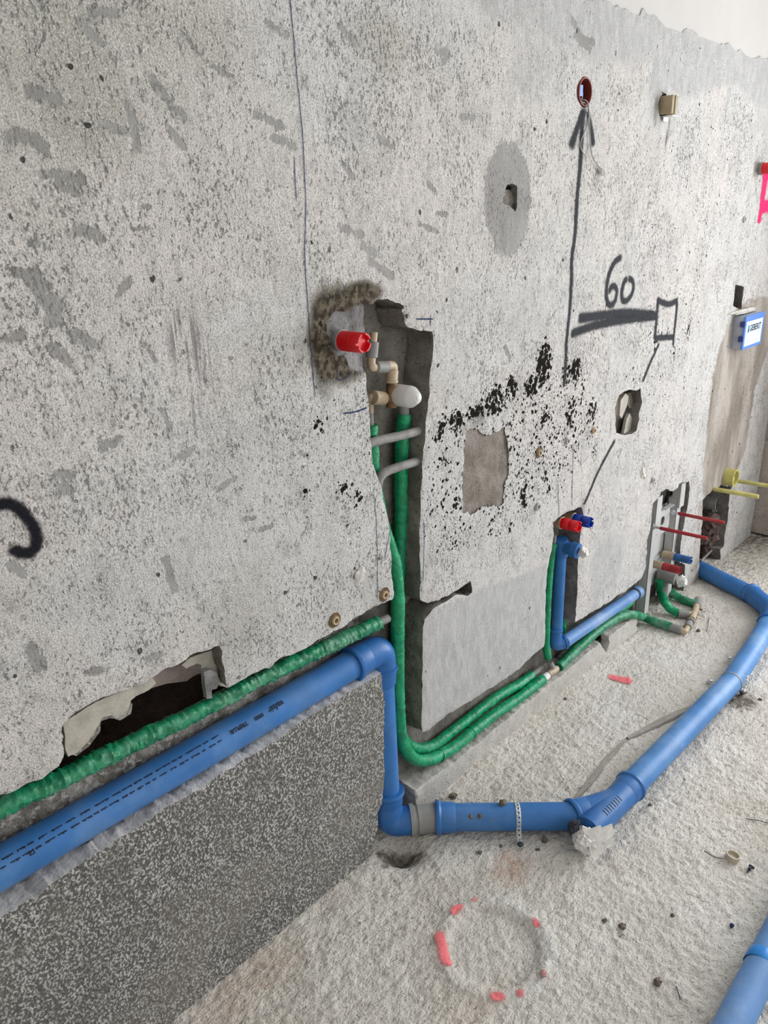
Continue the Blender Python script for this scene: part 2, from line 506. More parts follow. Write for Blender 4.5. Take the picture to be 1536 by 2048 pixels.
M_beige = mat_plain('beige_fitting_plastic', (0.50, 0.40, 0.28), 0.45, 0.4, 0.12, 40, ((0.36, 0.28, 0.19), 0.5))
M_brass = mat_plain('tarnished_brass', (0.20, 0.115, 0.045), 0.5, 0.4, 0.3, 60, ((0.05, 0.03, 0.015), 0.8))
M_whitecap = mat_plain('white_plug_plastic', (0.72, 0.72, 0.70), 0.38, 0.4, 0.03, 20)
M_yellow = mat_plain('yellow_plastic', (0.56, 0.51, 0.17), 0.45, 0.35, 0.12, 30, ((0.42, 0.40, 0.22), 0.5))
M_zinc = mat_plain('galvanised_steel', (0.56, 0.58, 0.59), 0.42, 0.5, 0.08, 20, None, 0.0, 0.35)
M_paintedsteel = mat_plain('pale_painted_steel', (0.50, 0.505, 0.495), 0.5, 0.4, 0.06, 12, ((0.40, 0.39, 0.37), 0.5))
M_paper = mat_plain('crumpled_paper', (0.82, 0.79, 0.76), 0.85, 0.1, 0.10, 30)
M_whitefilm = mat_plain('white_plastic_film', (0.78, 0.78, 0.76), 0.7, 0.2, 0.05, 20)
M_conduit = mat_plain('grey_conduit', (0.24, 0.235, 0.225), 0.6, 0.3, 0.25, 25, ((0.42, 0.41, 0.39), 0.6), 0.3)
M_terracotta = mat_plain('red_brown_box_plastic', (0.20, 0.035, 0.025), 0.5, 0.3, 0.15, 30)
M_cable = mat_plain('grey_cable', (0.36, 0.35, 0.33), 0.5, 0.3, 0.15, 40)
M_tan = mat_plain('tan_wall_plug', (0.46, 0.36, 0.22), 0.6, 0.3, 0.15, 60)
M_tandark = mat_plain('dark_stained_plug_seat', (0.13, 0.085, 0.045), 0.8, 0.2, 0.4, 90, ((0.30, 0.22, 0.14), 0.7))
M_greyplug = mat_plain('grey_wall_plug', (0.42, 0.42, 0.41), 0.6, 0.3, 0.15, 60)
M_palelump = mat_plain('pale_filler', (0.60, 0.58, 0.54), 0.8, 0.2, 0.15, 50, None, 0.5)
M_cardboard = mat_plain('beige_box_plastic', (0.36, 0.29, 0.185), 0.55, 0.3, 0.10, 25)
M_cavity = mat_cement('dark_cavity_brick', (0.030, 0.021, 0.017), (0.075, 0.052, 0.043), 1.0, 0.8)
M_pinkbrick = mat_cement('pink_brick', (0.58, 0.47, 0.42), (0.74, 0.62, 0.56), 1.0, 1.2)
M_shell = mat_plain('broken_cream_render', (0.44, 0.41, 0.355), 0.8, 0.2, 0.15, 35, ((0.27, 0.25, 0.215), 0.6), 0.6)
M_rubble = mat_cement('dark_rubble', (0.10, 0.068, 0.060), (0.20, 0.15, 0.135), 1.0, 1.6)
M_crumb = mat_cement('mortar_crumb', (0.13, 0.105, 0.085), (0.26, 0.215, 0.175), 1.0, 2.0)
M_boxblue = mat_plain('blue_box_plastic', (0.10, 0.24, 0.72), 0.4, 0.4, 0.06, 20)
M_boxnavy = mat_plain('navy_clip_plastic', (0.02, 0.035, 0.16), 0.4, 0.4, 0.1, 20)
M_boxside = mat_plain('pale_blue_box_side', (0.40, 0.43, 0.50), 0.45, 0.35, 0.06, 20)
M_boxlabel = mat_plain('pale_label_print', (0.66, 0.78, 0.90), 0.5, 0.3, 0.04, 15)
M_teal = mat_plain('teal_print', (0.02, 0.22, 0.34), 0.5, 0.3, 0.05, 20)
M_faintprint = mat_plain('faint_label_drawing', (0.46, 0.56, 0.68), 0.5, 0.3, 0.05, 20)
M_spray = mat_paint('black_spray_paint', (0.035, 0.038, 0.045), 0.85)
M_sprayheavy = mat_paint('dense_black_spray_paint', (0.010, 0.010, 0.016), 0.8)
M_pink = mat_paint('pink_spray_paint', (0.95, 0.035, 0.17), 0.5)
M_pinkfloor = mat_paint('faded_pink_spray_paint', (0.90, 0.22, 0.24), 0.7)
M_pencil = mat_paint('blue_pencil', (0.035, 0.055, 0.13), 0.6)
M_smear = mat_cement('smooth_cement_smear', (0.33, 0.305, 0.275), (0.40, 0.375, 0.345), 0.3)

# ------------------------------------------------------------------ the chased wall
D_CH = 0.088            # depth of the pipe chases
HOLES = [               # (outline in x, z; depth; jag)
 # vertical chase of the shower valve, open down to the floor
 ([(1.1712, 1.4027), (1.2029, 1.4303), (1.2279, 1.4383), (1.2562, 1.436), (1.2947, 1.4243), (1.3145, 1.4161), (1.2977, 1.4123), (1.314, 1.3979), (1.3101, 1.3788), (1.332, 1.3676), (1.4099, 1.35), (1.4096, 1.3144), (1.3998, 1.255), (1.3839, 1.1644), (1.3737, 1.1026), (1.3671, 1.039), (1.3581, 0.9513), (1.353, 0.8761), (1.3535, 0.6773), (1.3836, 0.6552), (1.4747, 0.646), (1.5692, 0.6511), (1.5793, 0.6147), (1.5561, 0.6113), (1.5124, 0.6359), (1.453, 0.635), (1.402, 0.6316), (1.3687, 0.6142), (1.3603, 0.5941), (1.3582, 0.4613), (1.3517, 0.3119), (1.3552, 0.2672), (1.3409, 0.185), (1.3241, 0.0992), (1.3168, -0.0452), (1.1402, -0.0146), (1.1468, 0.0408), (1.1618, 0.0693), (1.1642, 0.1215), (1.1786, 0.1368), (1.1953, 0.2083), (1.2007, 0.342), (1.2036, 0.4595), (1.1957, 0.5371), (1.217, 0.6075), (1.2509, 0.7247), (1.2489, 0.7718), (1.2442, 0.8428), (1.2385, 0.9285), (1.2192, 1.0087), (1.2027, 1.0541), (1.1927, 1.0874), (1.1889, 1.1427), (1.1886, 1.2016), (1.1814, 1.2483), (1.182, 1.2904), (1.1769, 1.34)], D_CH, 0.0022),
 # horizontal channel of the drain pipe, with the broken-out hollow above it
 ([(1.2711, 0.6551), (1.2508, 0.722), (1.186, 0.726), (1.1274, 0.7246), (1.0756, 0.7161), (1.0469, 0.7193), (0.9804, 0.719), (0.9214, 0.7168), (0.8743, 0.7251), (0.8566, 0.7126), (0.8082, 0.7214), (0.7643, 0.7191), (0.748, 0.7179), (0.7469, 0.7501), (0.7433, 0.8092), (0.7315, 0.8202), (0.704, 0.8249), (0.6736, 0.8278), (0.6453, 0.8236), (0.6122, 0.8254), (0.5853, 0.8204), (0.5387, 0.8204), (0.4829, 0.8254), (0.432, 0.8201), (0.417, 0.8152), (0.4141, 0.7845), (0.4115, 0.7553), (0.3988, 0.7391), (0.3648, 0.7333), (0.3251, 0.7352), (0.2998, 0.7416)] + [(-0.7, 0.75), (-0.7, 0.512)] + [(0.2548, 0.5154), (0.3335, 0.5195), (0.3943, 0.525), (0.4978, 0.5254), (0.5981, 0.5305), (0.7011, 0.5302), (0.8419, 0.5282), (0.9304, 0.537), (1.049, 0.5367), (1.1957, 0.5371), (1.2486, 0.5497)], D_CH, 0.003),
 # horizontal channel of the supply hoses, above the upstand
 ([(1.3381, 0.2702), (1.3553, 0.2704), (1.3857, 0.2634), (1.4762, 0.266), (1.5771, 0.2574), (1.7035, 0.2479), (1.8398, 0.2433), (1.8799, 0.254), (1.9642, 0.2565), (1.9952, 0.2577), (2.0853, 0.2563), (2.1858, 0.2622), (2.3392, 0.245), (2.4593, 0.2404), (2.5868, 0.2354), (2.7074, 0.2379), (2.7673, 0.1209)] + [(2.72, 0.078), (2.45, 0.084), (2.2, 0.081), (1.9, 0.083), (1.6, 0.079), (1.40, 0.088), (1.31, 0.090)], D_CH, 0.0025),
 # basin chase
 ([(1.9856, 0.2238), (1.9868, 0.2824), (1.9824, 0.4051), (1.9803, 0.4997), (1.9945, 0.5774), (2.0086, 0.6523), (1.9985, 0.6963), (2.0281, 0.7008), (2.0862, 0.7057), (2.1876, 0.6936), (2.2022, 0.6573), (2.1902, 0.5925), (2.1809, 0.5316), (2.1901, 0.3719), (2.1895, 0.2308), (2.0894, 0.2154)], D_CH, 0.0025),
 # niche of the cistern frame
 ([(2.7226, -0.0692), (2.708, 0.0991), (2.7074, 0.2379), (2.7403, 0.2743), (2.7367, 0.3988), (2.761, 0.4527), (2.7508, 0.5415), (2.8018, 0.554), (2.8249, 0.5726), (2.8712, 0.5726), (2.9298, 0.5462), (2.9885, 0.5454), (2.9943, 0.5611), (3.0993, 0.5467), (3.1155, 0.5069), (3.1132, 0.4197), (3.0939, 0.3363), (3.079, 0.2738), (3.0944, 0.1743), (3.1686, 0.1361), (3.1895, 0.0173), (3.1774, -0.0409)], D_CH, 0.003),
 # far niche with rubble
 ([(3.3666, -0.0239), (3.3346, 0.1051), (3.3157, 0.2281), (3.3107, 0.3025), (3.2773, 0.4144), (3.305, 0.4161), (3.3565, 0.416), (3.389, 0.4237), (3.4497, 0.4193), (3.4833, 0.4273), (3.6377, 0.3789), (3.6269, 0.3366), (3.6323, 0.2844), (3.6488, 0.1998), (3.6376, 0.1381), (3.6492, 0.0656), (3.6051, 0.0618), (3.6353, -0.0289)], 0.14, 0.003),
 # slot above the blue box
 ([(3.3523, 1.321), (3.4551, 1.3058), (3.4572, 1.239), (3.4615, 1.2121), (3.3617, 1.2333)], 0.06, 0.001),
 # junction box hole with folded conduit
 ([(2.4233, 1.0398), (2.4523, 1.0418), (2.5149, 1.0278), (2.545, 1.0315), (2.5534, 1.009), (2.5678, 0.9762), (2.5581, 0.9458), (2.5503, 0.9058), (2.548, 0.8772), (2.5136, 0.8735), (2.4511, 0.8832), (2.3888, 0.9034), (2.3773, 0.9509), (2.3724, 1.0013), (2.3883, 1.034)], 0.055, 0.001),
 # crater in the grey patch
 ([(1.6826, 1.6562), (1.6991, 1.6698), (1.7204, 1.6746), (1.7384, 1.6681), (1.7461, 1.6499), (1.7431, 1.6268), (1.7308, 1.6083), (1.7103, 1.62), (1.6947, 1.6291), (1.6811, 1.6427)], 0.012, 0.007),
 # shallow filled rectangle
 ([(1.5369, 1.0975), (1.5649, 1.0811), (1.6478, 1.0597), (1.7209, 1.0527), (1.743, 0.9996), (1.7461, 0.9422), (1.7214, 0.891), (1.7187, 0.844), (1.6481, 0.8522), (1.5879, 0.8479), (1.5295, 0.8723), (1.5287, 0.9243), (1.5322, 0.9838), (1.5377, 1.0458)], 0.007, 0.008),
 # fallen-out fill round the red plug
 ([(1.0717, 1.4129), (1.0949, 1.4281), (1.1403, 1.4279), (1.182, 1.4361), (1.2074, 1.4278), (1.1973, 1.3793), (1.1922, 1.338), (1.1926, 1.2845), (1.1655, 1.2972), (1.1403, 1.3052), (1.12, 1.3351), (1.0948, 1.3456), (1.0735, 1.3813)], 0.014, 0.004),
]
def circle_poly(cx, cz, r, n=28):
    return [(cx + r * math.cos(2 * math.pi * k / n), cz + r * math.sin(2 * math.pi * k / n)) for k in range(n)]
C_ELEC = (2.046, 1.901)
HOLES.append((circle_poly(*C_ELEC, 0.036), 0.055, 0.0006))
C_BOX = (2.5317, 1.905)
HOLES.append((circle_poly(C_BOX[0], C_BOX[1], 0.036), 0.055, 0.002))
NOTCH = [(2.3624, 0.1352), (2.4009, 0.1355), (2.4515, 0.1136), (2.4729, 0.054), (2.459, 0.014), (2.421, 0.0533), (2.3917, 0.0924)]
HOLES.append((NOTCH, 0.03, 0.002))

def jagged(poly, amp, step=0.003):
    P = []
    n = len(poly)
    for k in range(n):
        a = np.array(poly[k]); b = np.array(poly[(k + 1) % n])
        L = np.linalg.norm(b - a); m = max(1, int(L / step))
        for i in range(m):
            P.append(a + (b - a) * i / m)
    P = np.array(P)
    d = np.roll(P, -1, 0) - np.roll(P, 1, 0)
    nn = np.stack([d[:, 1], -d[:, 0]], 1); nn /= (np.linalg.norm(nn, axis=1, keepdims=True) + 1e-9)
    k = fbm(P[:, 0], P[:, 1], 38, 4, 2.0, 0.6) * 2
    return P + nn * (k * amp)[:, None]
HOLES = [(jagged(p, a), d) for p, d, a in HOLES]
OUT = []
for k, (p, d) in enumerate(HOLES):
    keep = np.ones(len(p), bool)
    for j, (q, e) in enumerate(HOLES):
        if j != k: keep &= ~inside(q, p[:, 0], p[:, 1])
    OUT.append(p[keep])
OUT = np.concatenate(OUT)

def ztop(x):
    return 2.114 + 0.012 * fbm(x, np.zeros_like(x), 9, 3, 5.0) + 0.030 * np.maximum(0, fbm(x, np.zeros_like(x) + 9, 17, 3, 8.0))

def skin(x0, x1, z0, z1, g, drop=None, disp=None, edge_chip=0.004):
    """sheet of wall surface with the holes left out and their cheeks; returns front and cheek geometry"""
    nx = int(round((x1 - x0) / g)); nz = int(round((z1 - z0) / g))
    xs = np.linspace(x0, x1, nx + 1); zs = np.linspace(z0, z1, nz + 1)
    XC, ZC = np.meshgrid((xs[1:] + xs[:-1]) / 2, (zs[1:] + zs[:-1]) / 2, indexing='ij')
    hid = np.full(XC.shape, -1)
    for k, (p, d) in enumerate(HOLES):
        bx0, bz0 = p.min(0); bx1, bz1 = p.max(0)
        i0, i1 = np.searchsorted(xs, [bx0, bx1]); j0, j1 = np.searchsorted(zs, [bz0, bz1])
        i0 = max(0, i0 - 1); j0 = max(0, j0 - 1)
        if i0 >= i1 or j0 >= j1: continue
        m = inside([tuple(v) for v in p], XC[i0:i1, j0:j1], ZC[i0:i1, j0:j1])
        sub = hid[i0:i1, j0:j1]; sub[m & (sub < 0)] = k
        sub_d = np.where(sub >= 0, sub, -1)
        hid[i0:i1, j0:j1] = sub_d
    gone = hid >= 0
    top = ZC > ztop(XC)
    gone2 = gone | top
    if drop is not None: 
        dr = drop(XC, ZC); gone2 |= dr
    keep = ~gone2
    X, Z = np.meshgrid(xs, zs, indexing='ij'); X = X.copy(); Z = Z.copy()
    # boundary vertices next to a hole
    kp = np.zeros((nx + 2, nz + 2), bool); kp[1:-1, 1:-1] = keep
    gp = np.zeros((nx + 2, nz + 2), bool); gp[1:-1, 1:-1] = gone & ~(drop(XC, ZC) if drop is not None else np.zeros_like(gone))
    tp = np.zeros((nx + 2, nz + 2), bool); tp[1:-1, 1:-1] = top
    def corner(a): return a[:-1, :-1] | a[1:, :-1] | a[:-1, 1:] | a[1:, 1:]
    bnd = corner(kp) & corner(gp)
    idx = np.argwhere(bnd)
    for i, j in idx:
        d = np.hypot(OUT[:, 0] - X[i, j], OUT[:, 1] - Z[i, j]); k = d.argmin()
        if d[k] < 1.3 * g:
            X[i, j], Z[i, j] = OUT[k]
    tb = corner(kp) & corner(tp)
    Z[tb] = ztop(X[tb])
    Y = disp(X, Z) if disp is not None else np.zeros_like(X)
    chip = edge_chip * np.clip(vnoise(X * 45, Z * 45, 4.0) + 0.35, 0, 1)
    Y = np.where(bnd, Y + chip, Y)
    vid = -np.ones(X.shape, int)
    used = corner(kp)
    vid[used] = np.arange(used.sum())
    V = np.stack([X[used], Y[used], Z[used]], 1)
    ii, jj = np.nonzero(keep)
    Fc = np.stack([vid[ii, jj], vid[ii + 1, jj], vid[ii + 1, jj + 1], vid[ii, jj + 1]], 1)
    # cheeks
    CV = []; CF = []; TV = []; TF = []; cache = {}
    def cv(i, j, r, rows, dep):
        key = (i, j, r, round(dep, 4))
        if key in cache: return cache[key]
        y0 = Y[i, j]; t = r / rows
        j_ = 0.0045 if 0 < r else 0.0
        n1 = float(vnoise(X[i, j] * 70 + r * 7.3, Z[i, j] * 70, 11.0)); n2 = float(vnoise(X[i, j] * 70, Z[i, j] * 70 + r * 5.1, 13.0))
        k = min(1.0, dep / 0.05)
        CV.append((X[i, j] + j_ * n1 * 2 * k, y0 + (dep + 0.004 - y0) * t, Z[i, j] + j_ * n2 * 2 * k))
        cache[key] = len(CV) - 1
        return cache[key]
    def cheek(i1, j1, i2, j2, h):
        dep = HOLES[h][1]; rows = 1 if dep < 0.02 else max(3, int(dep / 0.014))
        for r in range(rows):
            CF.append((cv(i1, j1, r, rows, dep), cv(i2, j2, r, rows, dep), cv(i2, j2, r + 1, rows, dep), cv(i1, j1, r + 1, rows, dep)))
    H = -np.ones((nx + 2, nz + 2), int); H[1:-1, 1:-1] = hid
    for i, j in zip(ii, jj):
        a, b = i + 1, j + 1
        if H[a - 1, b] >= 0: cheek(i, j, i, j + 1, H[a - 1, b])
        if H[a + 1, b] >= 0: cheek(i + 1, j + 1, i + 1, j, H[a + 1, b])
        if H[a, b - 1] >= 0: cheek(i + 1, j, i, j, H[a, b - 1])
        if H[a, b + 1] >= 0: cheek(i, j + 1, i + 1, j + 1, H[a, b + 1])
        if tp[a, b + 1] and not tp[a, b]:
            q = len(TV)
            for (p_, q_) in ((i, j + 1), (i + 1, j + 1)): TV.append((X[p_, q_], Y[p_, q_], Z[p_, q_]))
            for (p_, q_) in ((i + 1, j + 1), (i, j + 1)): TV.append((X[p_, q_], 0.02, Z[p_, q_]))
            TF.append((q, q + 1, q + 2, q + 3))
        for s_ in (-1, 1):
            if tp[a + s_, b] and not tp[a, b]:
                q = len(TV); i_ = i if s_ < 0 else i + 1
                TV += [(X[i_, j], Y[i_, j], Z[i_, j]), (X[i_, j + 1], Y[i_, j + 1], Z[i_, j + 1]), (X[i_, j + 1], 0.02, Z[i_, j + 1]), (X[i_, j], 0.02, Z[i_, j])]
                TF.append((q, q + 1, q + 2, q + 3))
    return V, Fc, CV, CF, TV, TF

def np_mesh(name, V, Fc):
    me = bpy.data.meshes.new(name)
    me.from_pydata(np.asarray(V).tolist(), [], np.asarray(Fc).tolist())
    me.update()
    return me

def color_attr(me, name, arr):
    at = me.attributes.new(name, 'FLOAT_COLOR', 'POINT')
    a = np.ones((len(arr), 4), np.float32); a[:, :arr.shape[1]] = arr
    at.data.foreach_set('color', a.ravel())

def disp_main(X, Z):
    return 0.0035 * fbm(X, Z, 4.0, 4, 1.0) + 0.0016 * fbm(X, Z, 40, 3, 6.0)
V, Fc, CV, CF, TV, TF = skin(-0.6, 4.04, 0.0, 2.16, 0.008,
                     drop=lambda x, z: ((x < 1.29) & (z < 0.60)) | ((x < 2.715) & (z < 0.135)), disp=disp_main)
me = np_mesh('wall_left', V, Fc)
# --- what has happened to the surface: masks for the material
x, z = V[:, 0], V[:, 2]
def stroke(pts, w, soft=0.6):
    d = np.full(x.shape, 9.0)
    for a, b in zip(pts[:-1], pts[1:]): d = np.minimum(d, dist_seg(x, z, a, b))
    return np.clip(1 - np.clip((d - w * (1 - soft)) / (2 * w * soft), 0, 1), 0, 1)
def ell(c, rx, rz, rot=0.0, soft=0.35):
    dx, dz = x - c[0], z - c[1]; ca, sa = math.cos(rot), math.sin(rot)
    r = np.hypot((dx * ca + dz * sa) / rx, (-dx * sa + dz * ca) / rz)
    return smooth01((1 + soft - r) / (2 * soft))
def soft_inside(poly, r):
    m = inside(poly, x, z).astype(float)
    for k in range(16):
        a = 2.4 * k; q = r * math.sqrt((k + 0.5) / 16)
        m = m + inside(poly, x + q * math.cos(a), z + q * math.sin(a))
    return m / 17.0
patch = np.zeros_like(x); stain = np.zeros_like(x); mould = np.zeros_like(x)
brown = np.zeros_like(x); scratch = np.zeros_like(x); olive = np.zeros_like(x)
chisel = [   # scraper and chisel marks: start, end, half width
 ([(0.6493, 1.8794), (0.6913, 1.883)], .008), ([(0.6331, 1.8632), (0.6634, 1.842)], .010), ([(0.6726, 1.8318), (0.681, 1.82)], .006), ([(0.802, 1.8745), (0.8389, 1.8387)], .006), ([(0.8389, 1.8387), (0.8856, 1.8208)], .006),
 ([(0.5443, 1.7711), (0.582, 1.7658)], .012), ([(0.5053, 1.7131), (0.5339, 1.7128), (0.5531, 1.6986)], .012), ([(0.7388, 1.803), (0.7654, 1.7747), (0.7857, 1.7573)], .010), ([(0.6914, 1.7688), (0.6972, 1.7102)], .012), ([(0.7543, 1.7418), (0.7796, 1.714)], .009),
 ([(0.642, 1.7382), (0.6777, 1.7297)], .007), ([(0.5644, 1.6693), (0.6006, 1.6608)], .010), ([(0.5672, 1.6483), (0.5904, 1.6425)], .008), ([(0.9716, 1.9098), (1.0154, 1.8958)], .010), ([(0.932, 1.7704), (0.9872, 1.7562)], .010),
 ([(0.969, 1.7338), (1.0158, 1.7247)], .012), ([(0.5821, 1.5954), (0.6156, 1.5819)], .013), ([(0.5112, 1.5789), (0.5392, 1.5684)], .008), ([(0.6845, 1.6296), (0.7036, 1.623)], .007), ([(0.6676, 1.5935), (0.6988, 1.5914)], .005),
 ([(0.5022, 1.5236), (0.5224, 1.4976), (0.5277, 1.4771)], .024), ([(0.4794, 1.5387), (0.5139, 1.5318)], .010), ([(0.5501, 1.4454), (0.5788, 1.4238)], .013), ([(0.5142, 1.4327), (0.5344, 1.4061)], .012), ([(0.5629, 1.4083), (0.5864, 1.4144)], .006),
 ([(0.4482, 1.4515), (0.4696, 1.4518)], .012), ([(0.5678, 1.2633), (0.5963, 1.2705)], .012), ([(0.7038, 1.2154), (0.738, 1.2222)], .011), ([(0.4848, 1.2379), (0.5122, 1.2318)], .010), ([(0.4836, 1.2136), (0.5048, 1.2045)], .011),
 ([(0.7771, 1.1372), (0.815, 1.147)], .008), ([(0.8228, 1.0617), (0.8516, 1.0572)], .007), ([(1.1413, 1.9293), (1.1815, 1.9081)], .010), ([(1.4227, 1.9218), (1.4645, 1.9231), (1.4442, 1.9033)], .010), ([(1.2403, 1.7521), (1.2828, 1.7341)], .009),
 ([(1.1302, 1.7048), (1.1636, 1.6738)], .008), ([(1.392, 1.6704), (1.4227, 1.6496)], .008), ([(1.1276, 1.5838), (1.1833, 1.5693)], .011), ([(1.1821, 1.5483), (1.2245, 1.532)], .012), ([(1.2013, 1.5194), (1.2675, 1.4826)], .012),
 ([(1.5075, 1.806), (1.561, 1.8097)], .009), ([(1.2765, 1.809), (1.2832, 1.7898)], .008), ([(1.4225, 1.6076), (1.4564, 1.6042)], .008), ([(1.3603, 1.587), (1.4223, 1.5701)], .007), ([(1.9636, 2.0529), (2.0177, 2.0186), (2.07, 2.0172)], .012),
 ([(1.9794, 2.0225), (2.0593, 1.9989)], .010), ([(0.6663, 1.4144), (0.6808, 1.388)], .008), ([(0.6826, 1.3034), (0.692, 1.2665)], .007), ([(0.8758, 1.3098), (0.8849, 1.2846)], .006), ([(0.9805, 1.1597), (0.9997, 1.1446)], .008),
 ([(0.6484, 1.0368), (0.66, 0.9727)], .012), ([(0.3898, 1.1184), (0.4046, 1.0962)], .010), ([(0.8633, 1.0271), (0.8953, 1.0279)], .007), ([(0.5464, 1.6663), (0.5669, 1.6589)], .010), ([(0.6305, 1.4961), (0.6554, 1.5169)], .008),
 ([(0.3921, 0.9693), (0.4022, 0.9369)], .014), ([(0.4752, 0.8875), (0.4975, 0.8837)], .010), ([(0.5814, 0.8623), (0.6118, 0.8586)], .008), ([(1.1365, 1.3657), (1.1535, 1.3534)], .006), ([(1.7052, 1.2779), (1.7303, 1.2418)], .010),
]
for pts, w in chisel: patch = np.maximum(patch, 0.78 * stroke(pts, w, 0.75))
# the round grey patch, the cement block beside the chase, and smoother zones lower down
patch = np.maximum(patch, 0.85 * ell((1.6986, 1.636), 0.105, 0.135, 0.15, 0.25))
cement = 0.72 * smooth01((z - 1.90 + 0.10 * fbm(x, z, 3, 2, 71.0)) / 0.12) * smooth01((x - 1.2) / 0.5)
cement = np.maximum(cement, 0.95 * soft_inside([(1.3287, 0.631), (1.577, 0.6141), (1.819, 0.5798), (2.0251, 0.5439), (2.0571, 0.2104), (1.3211, 0.2635)], 0.05))
cement = np.maximum(cement, 0.55 * ell((2.4019, 0.4071), 0.16, 0.14, 0, 0.4))
cement = np.maximum(cement, 0.7 * ell((2.4858, 1.9511), 0.07, 0.12, 0, 0.5))
cement = np.maximum(cement, 0.6 * ell((2.1872, 2.061), 0.26, 0.10, 0, 0.5)); cement = np.maximum(cement, 0.5 * ell((1.7767, 1.9552), 0.10, 0.12, 0, 0.5))
olive = np.maximum(olive, 0.9 * ell((0.5745, 1.8174), 0.14, 0.16, 0.2, 0.6)); olive = np.maximum(olive, 0.7 * ell((0.7699, 1.8663), 0.12, 0.09, 0, 0.6))
olive = np.maximum(olive, 0.75 * ell((1.2587, 1.9127), 0.07, 0.06, 0, 0.5)); olive = np.maximum(olive, 0.55 * ell((0.9465, 1.351), 0.12, 0.06, 0.2, 0.7))
olive = np.maximum(olive, 0.5 * ell((0.5439, 1.6532), 0.08, 0.10, 0, 0.6)); olive = np.maximum(olive, 0.45 * ell((0.7952, 0.8656), 0.10, 0.10, 0, 0.6))
# damp ring round the red plug
stain = np.maximum(stain, 1.0 * ell((1.1228, 1.3795), 0.092, 0.105, 0, 0.35)); stain = np.maximum(stain, 0.9 * ell((1.0688, 1.3739), 0.055, 0.115, 0, 0.5))
stain = np.maximum(stain, 0.9 * ell((1.174, 1.4529), 0.075, 0.032, 0, 0.5)); stain = np.maximum(stain, 0.45 * ell((1.0121, 1.3711), 0.06, 0.09, 0, 0.8))
stain = np.maximum(stain, 0.5 * ell((1.5882, 1.1069), 0.09, 0.03, 0.3, 0.6)); stain = np.maximum(stain, 0.35 * ell((1.5564, 0.8457), 0.06, 0.03, 0, 0.6))
stain = np.maximum(stain, 0.55 * ell((2.4792, 1.8875), 0.022, 0.05, 0, 0.6)); stain = np.maximum(stain, 0.6 * ell((2.574, 1.8341), 0.012, 0.06, -0.2, 0.5))
stain = np.maximum(stain, 0.55 * ell((3.408, 1.7574), 0.04, 0.05, 0, 0.6))
# black pits: centre, half sizes, density
for c, rx, rz, k in [
 ((1.9025, 1.2038), .034, .058, .85), ((1.8439, 1.1536), .034, .030, .75), ((1.7414, 1.1664), .022, .032, .8), ((1.6651, 1.1457), .052, .042, .62), ((1.5746, 1.1306), .040, .016, .75),
 ((1.4971, 1.1224), .026, .030, .7), ((1.445, 1.1252), .012, .022, .7), ((1.4273, 1.1037), .014, .026, .65), ((2.0864, 1.1608), .030, .034, .85), ((2.0288, 1.1531), .022, .044, .6),
 ((2.065, 1.036), .030, .044, .62), ((2.2057, 1.0043), .030, .050, .58), ((1.921, 1.05), .020, .030, .7), ((1.8242, 0.8359), .020, .050, .6), ((1.5011, 0.9014), .024, .022, .6),
 ((1.4469, 1.043), .016, .022, .5), ((1.9694, 0.8202), .014, .040, .5), ((1.6671, 0.79), .020, .026, .45), ((1.7613, 0.7516), .016, .018, .5), ((1.0395, 1.207), .014, .018, .55),
 ((1.1019, 1.0523), .022, .020, .48), ((1.139, 1.0188), .016, .024, .42), ((0.9894, 1.0715), .008, .010, .5), ((2.136, 1.0776), .012, .06, .5), ((2.2444, 0.868), .02, .02, .4),
 ((2.6305, 1.1685), .014, .026, .55), ((2.8034, 1.1106), .010, .030, .5), ((2.9132, 1.1884), .012, .035, .55), ((2.9322, 0.998), .012, .040, .5), ((2.5679, 1.2767), .014, .03, .5),
 ((2.92, 1.2963), .010, .02, .4), ((2.9771, 0.6465), .010, .03, .35), ((1.4848, 0.7965), .02, .016, .4), ((1.4281, 0.8221), .012, .02, .4),
]:
    mould = np.maximum(mould, min(1.0, k * 1.22) * ell(c, rx * 1.22, rz * 1.22, 0, 0.5))
mould = np.maximum(mould, 0.42 * ell((1.913, 0.9826), 0.33, 0.21, 0, 0.35))
mould = np.maximum(mould, 0.33 * ell((1.6033, 0.9535), 0.26, 0.22, 0, 0.3))
mould = np.maximum(mould, 0.22 * ell((2.7191, 1.1397), 0.22, 0.35, 0, 0.4))
mould = np.maximum(mould, 0.16 * ell((2.8989, 1.6057), 0.5, 0.4, 0, 0.4))
mould = np.maximum(mould, 0.15 * ell((1.1059, 1.114), 0.18, 0.25, 0, 0.4))
mould = np.clip(mould, 0, 1)
# rebuilt brown render round the far cistern
brown = np.maximum(brown, 1.0 * soft_inside([(3.257, 1.0901), (3.2155, 0.9532), (3.2239, 0.7187), (3.2406, 0.5371), (3.2719, 0.4136), (3.6326, 0.3752), (3.7742, 0.5274), (3.7663, 0.8191), (3.8865, 0.9881), (4.0007, 1.1139), (3.8008, 1.2441), (3.5136, 1.2465), (3.3786, 1.2178)], 0.05))
brown = np.maximum(brown, 0.55 * soft_inside([(3.2068, 0.4663), (3.3915, 0.4159), (3.4224, 0.2239), (3.3929, -0.073), (3.1652, -0.036), (3.201, 0.1977)], 0.05))
brown = np.maximum(brown, 0.40 * soft_inside([(3.6424, 0.3474), (3.7742, 0.5274), (3.7663, 0.8191), (3.9164, 0.9842), (4.0563, 0.6698), (4.0493, 0.1951), (3.9772, -0.0349), (3.6279, -0.0263)], 0.05))
brown = np.maximum(brown, 0.34 * ell((1.1944, 1.1564), 0.03, 0.05, 0, 0.5))
brown = np.maximum(brown, 0.36 * ell((1.912, 0.648), 0.06, 0.05, 0, 0.5))
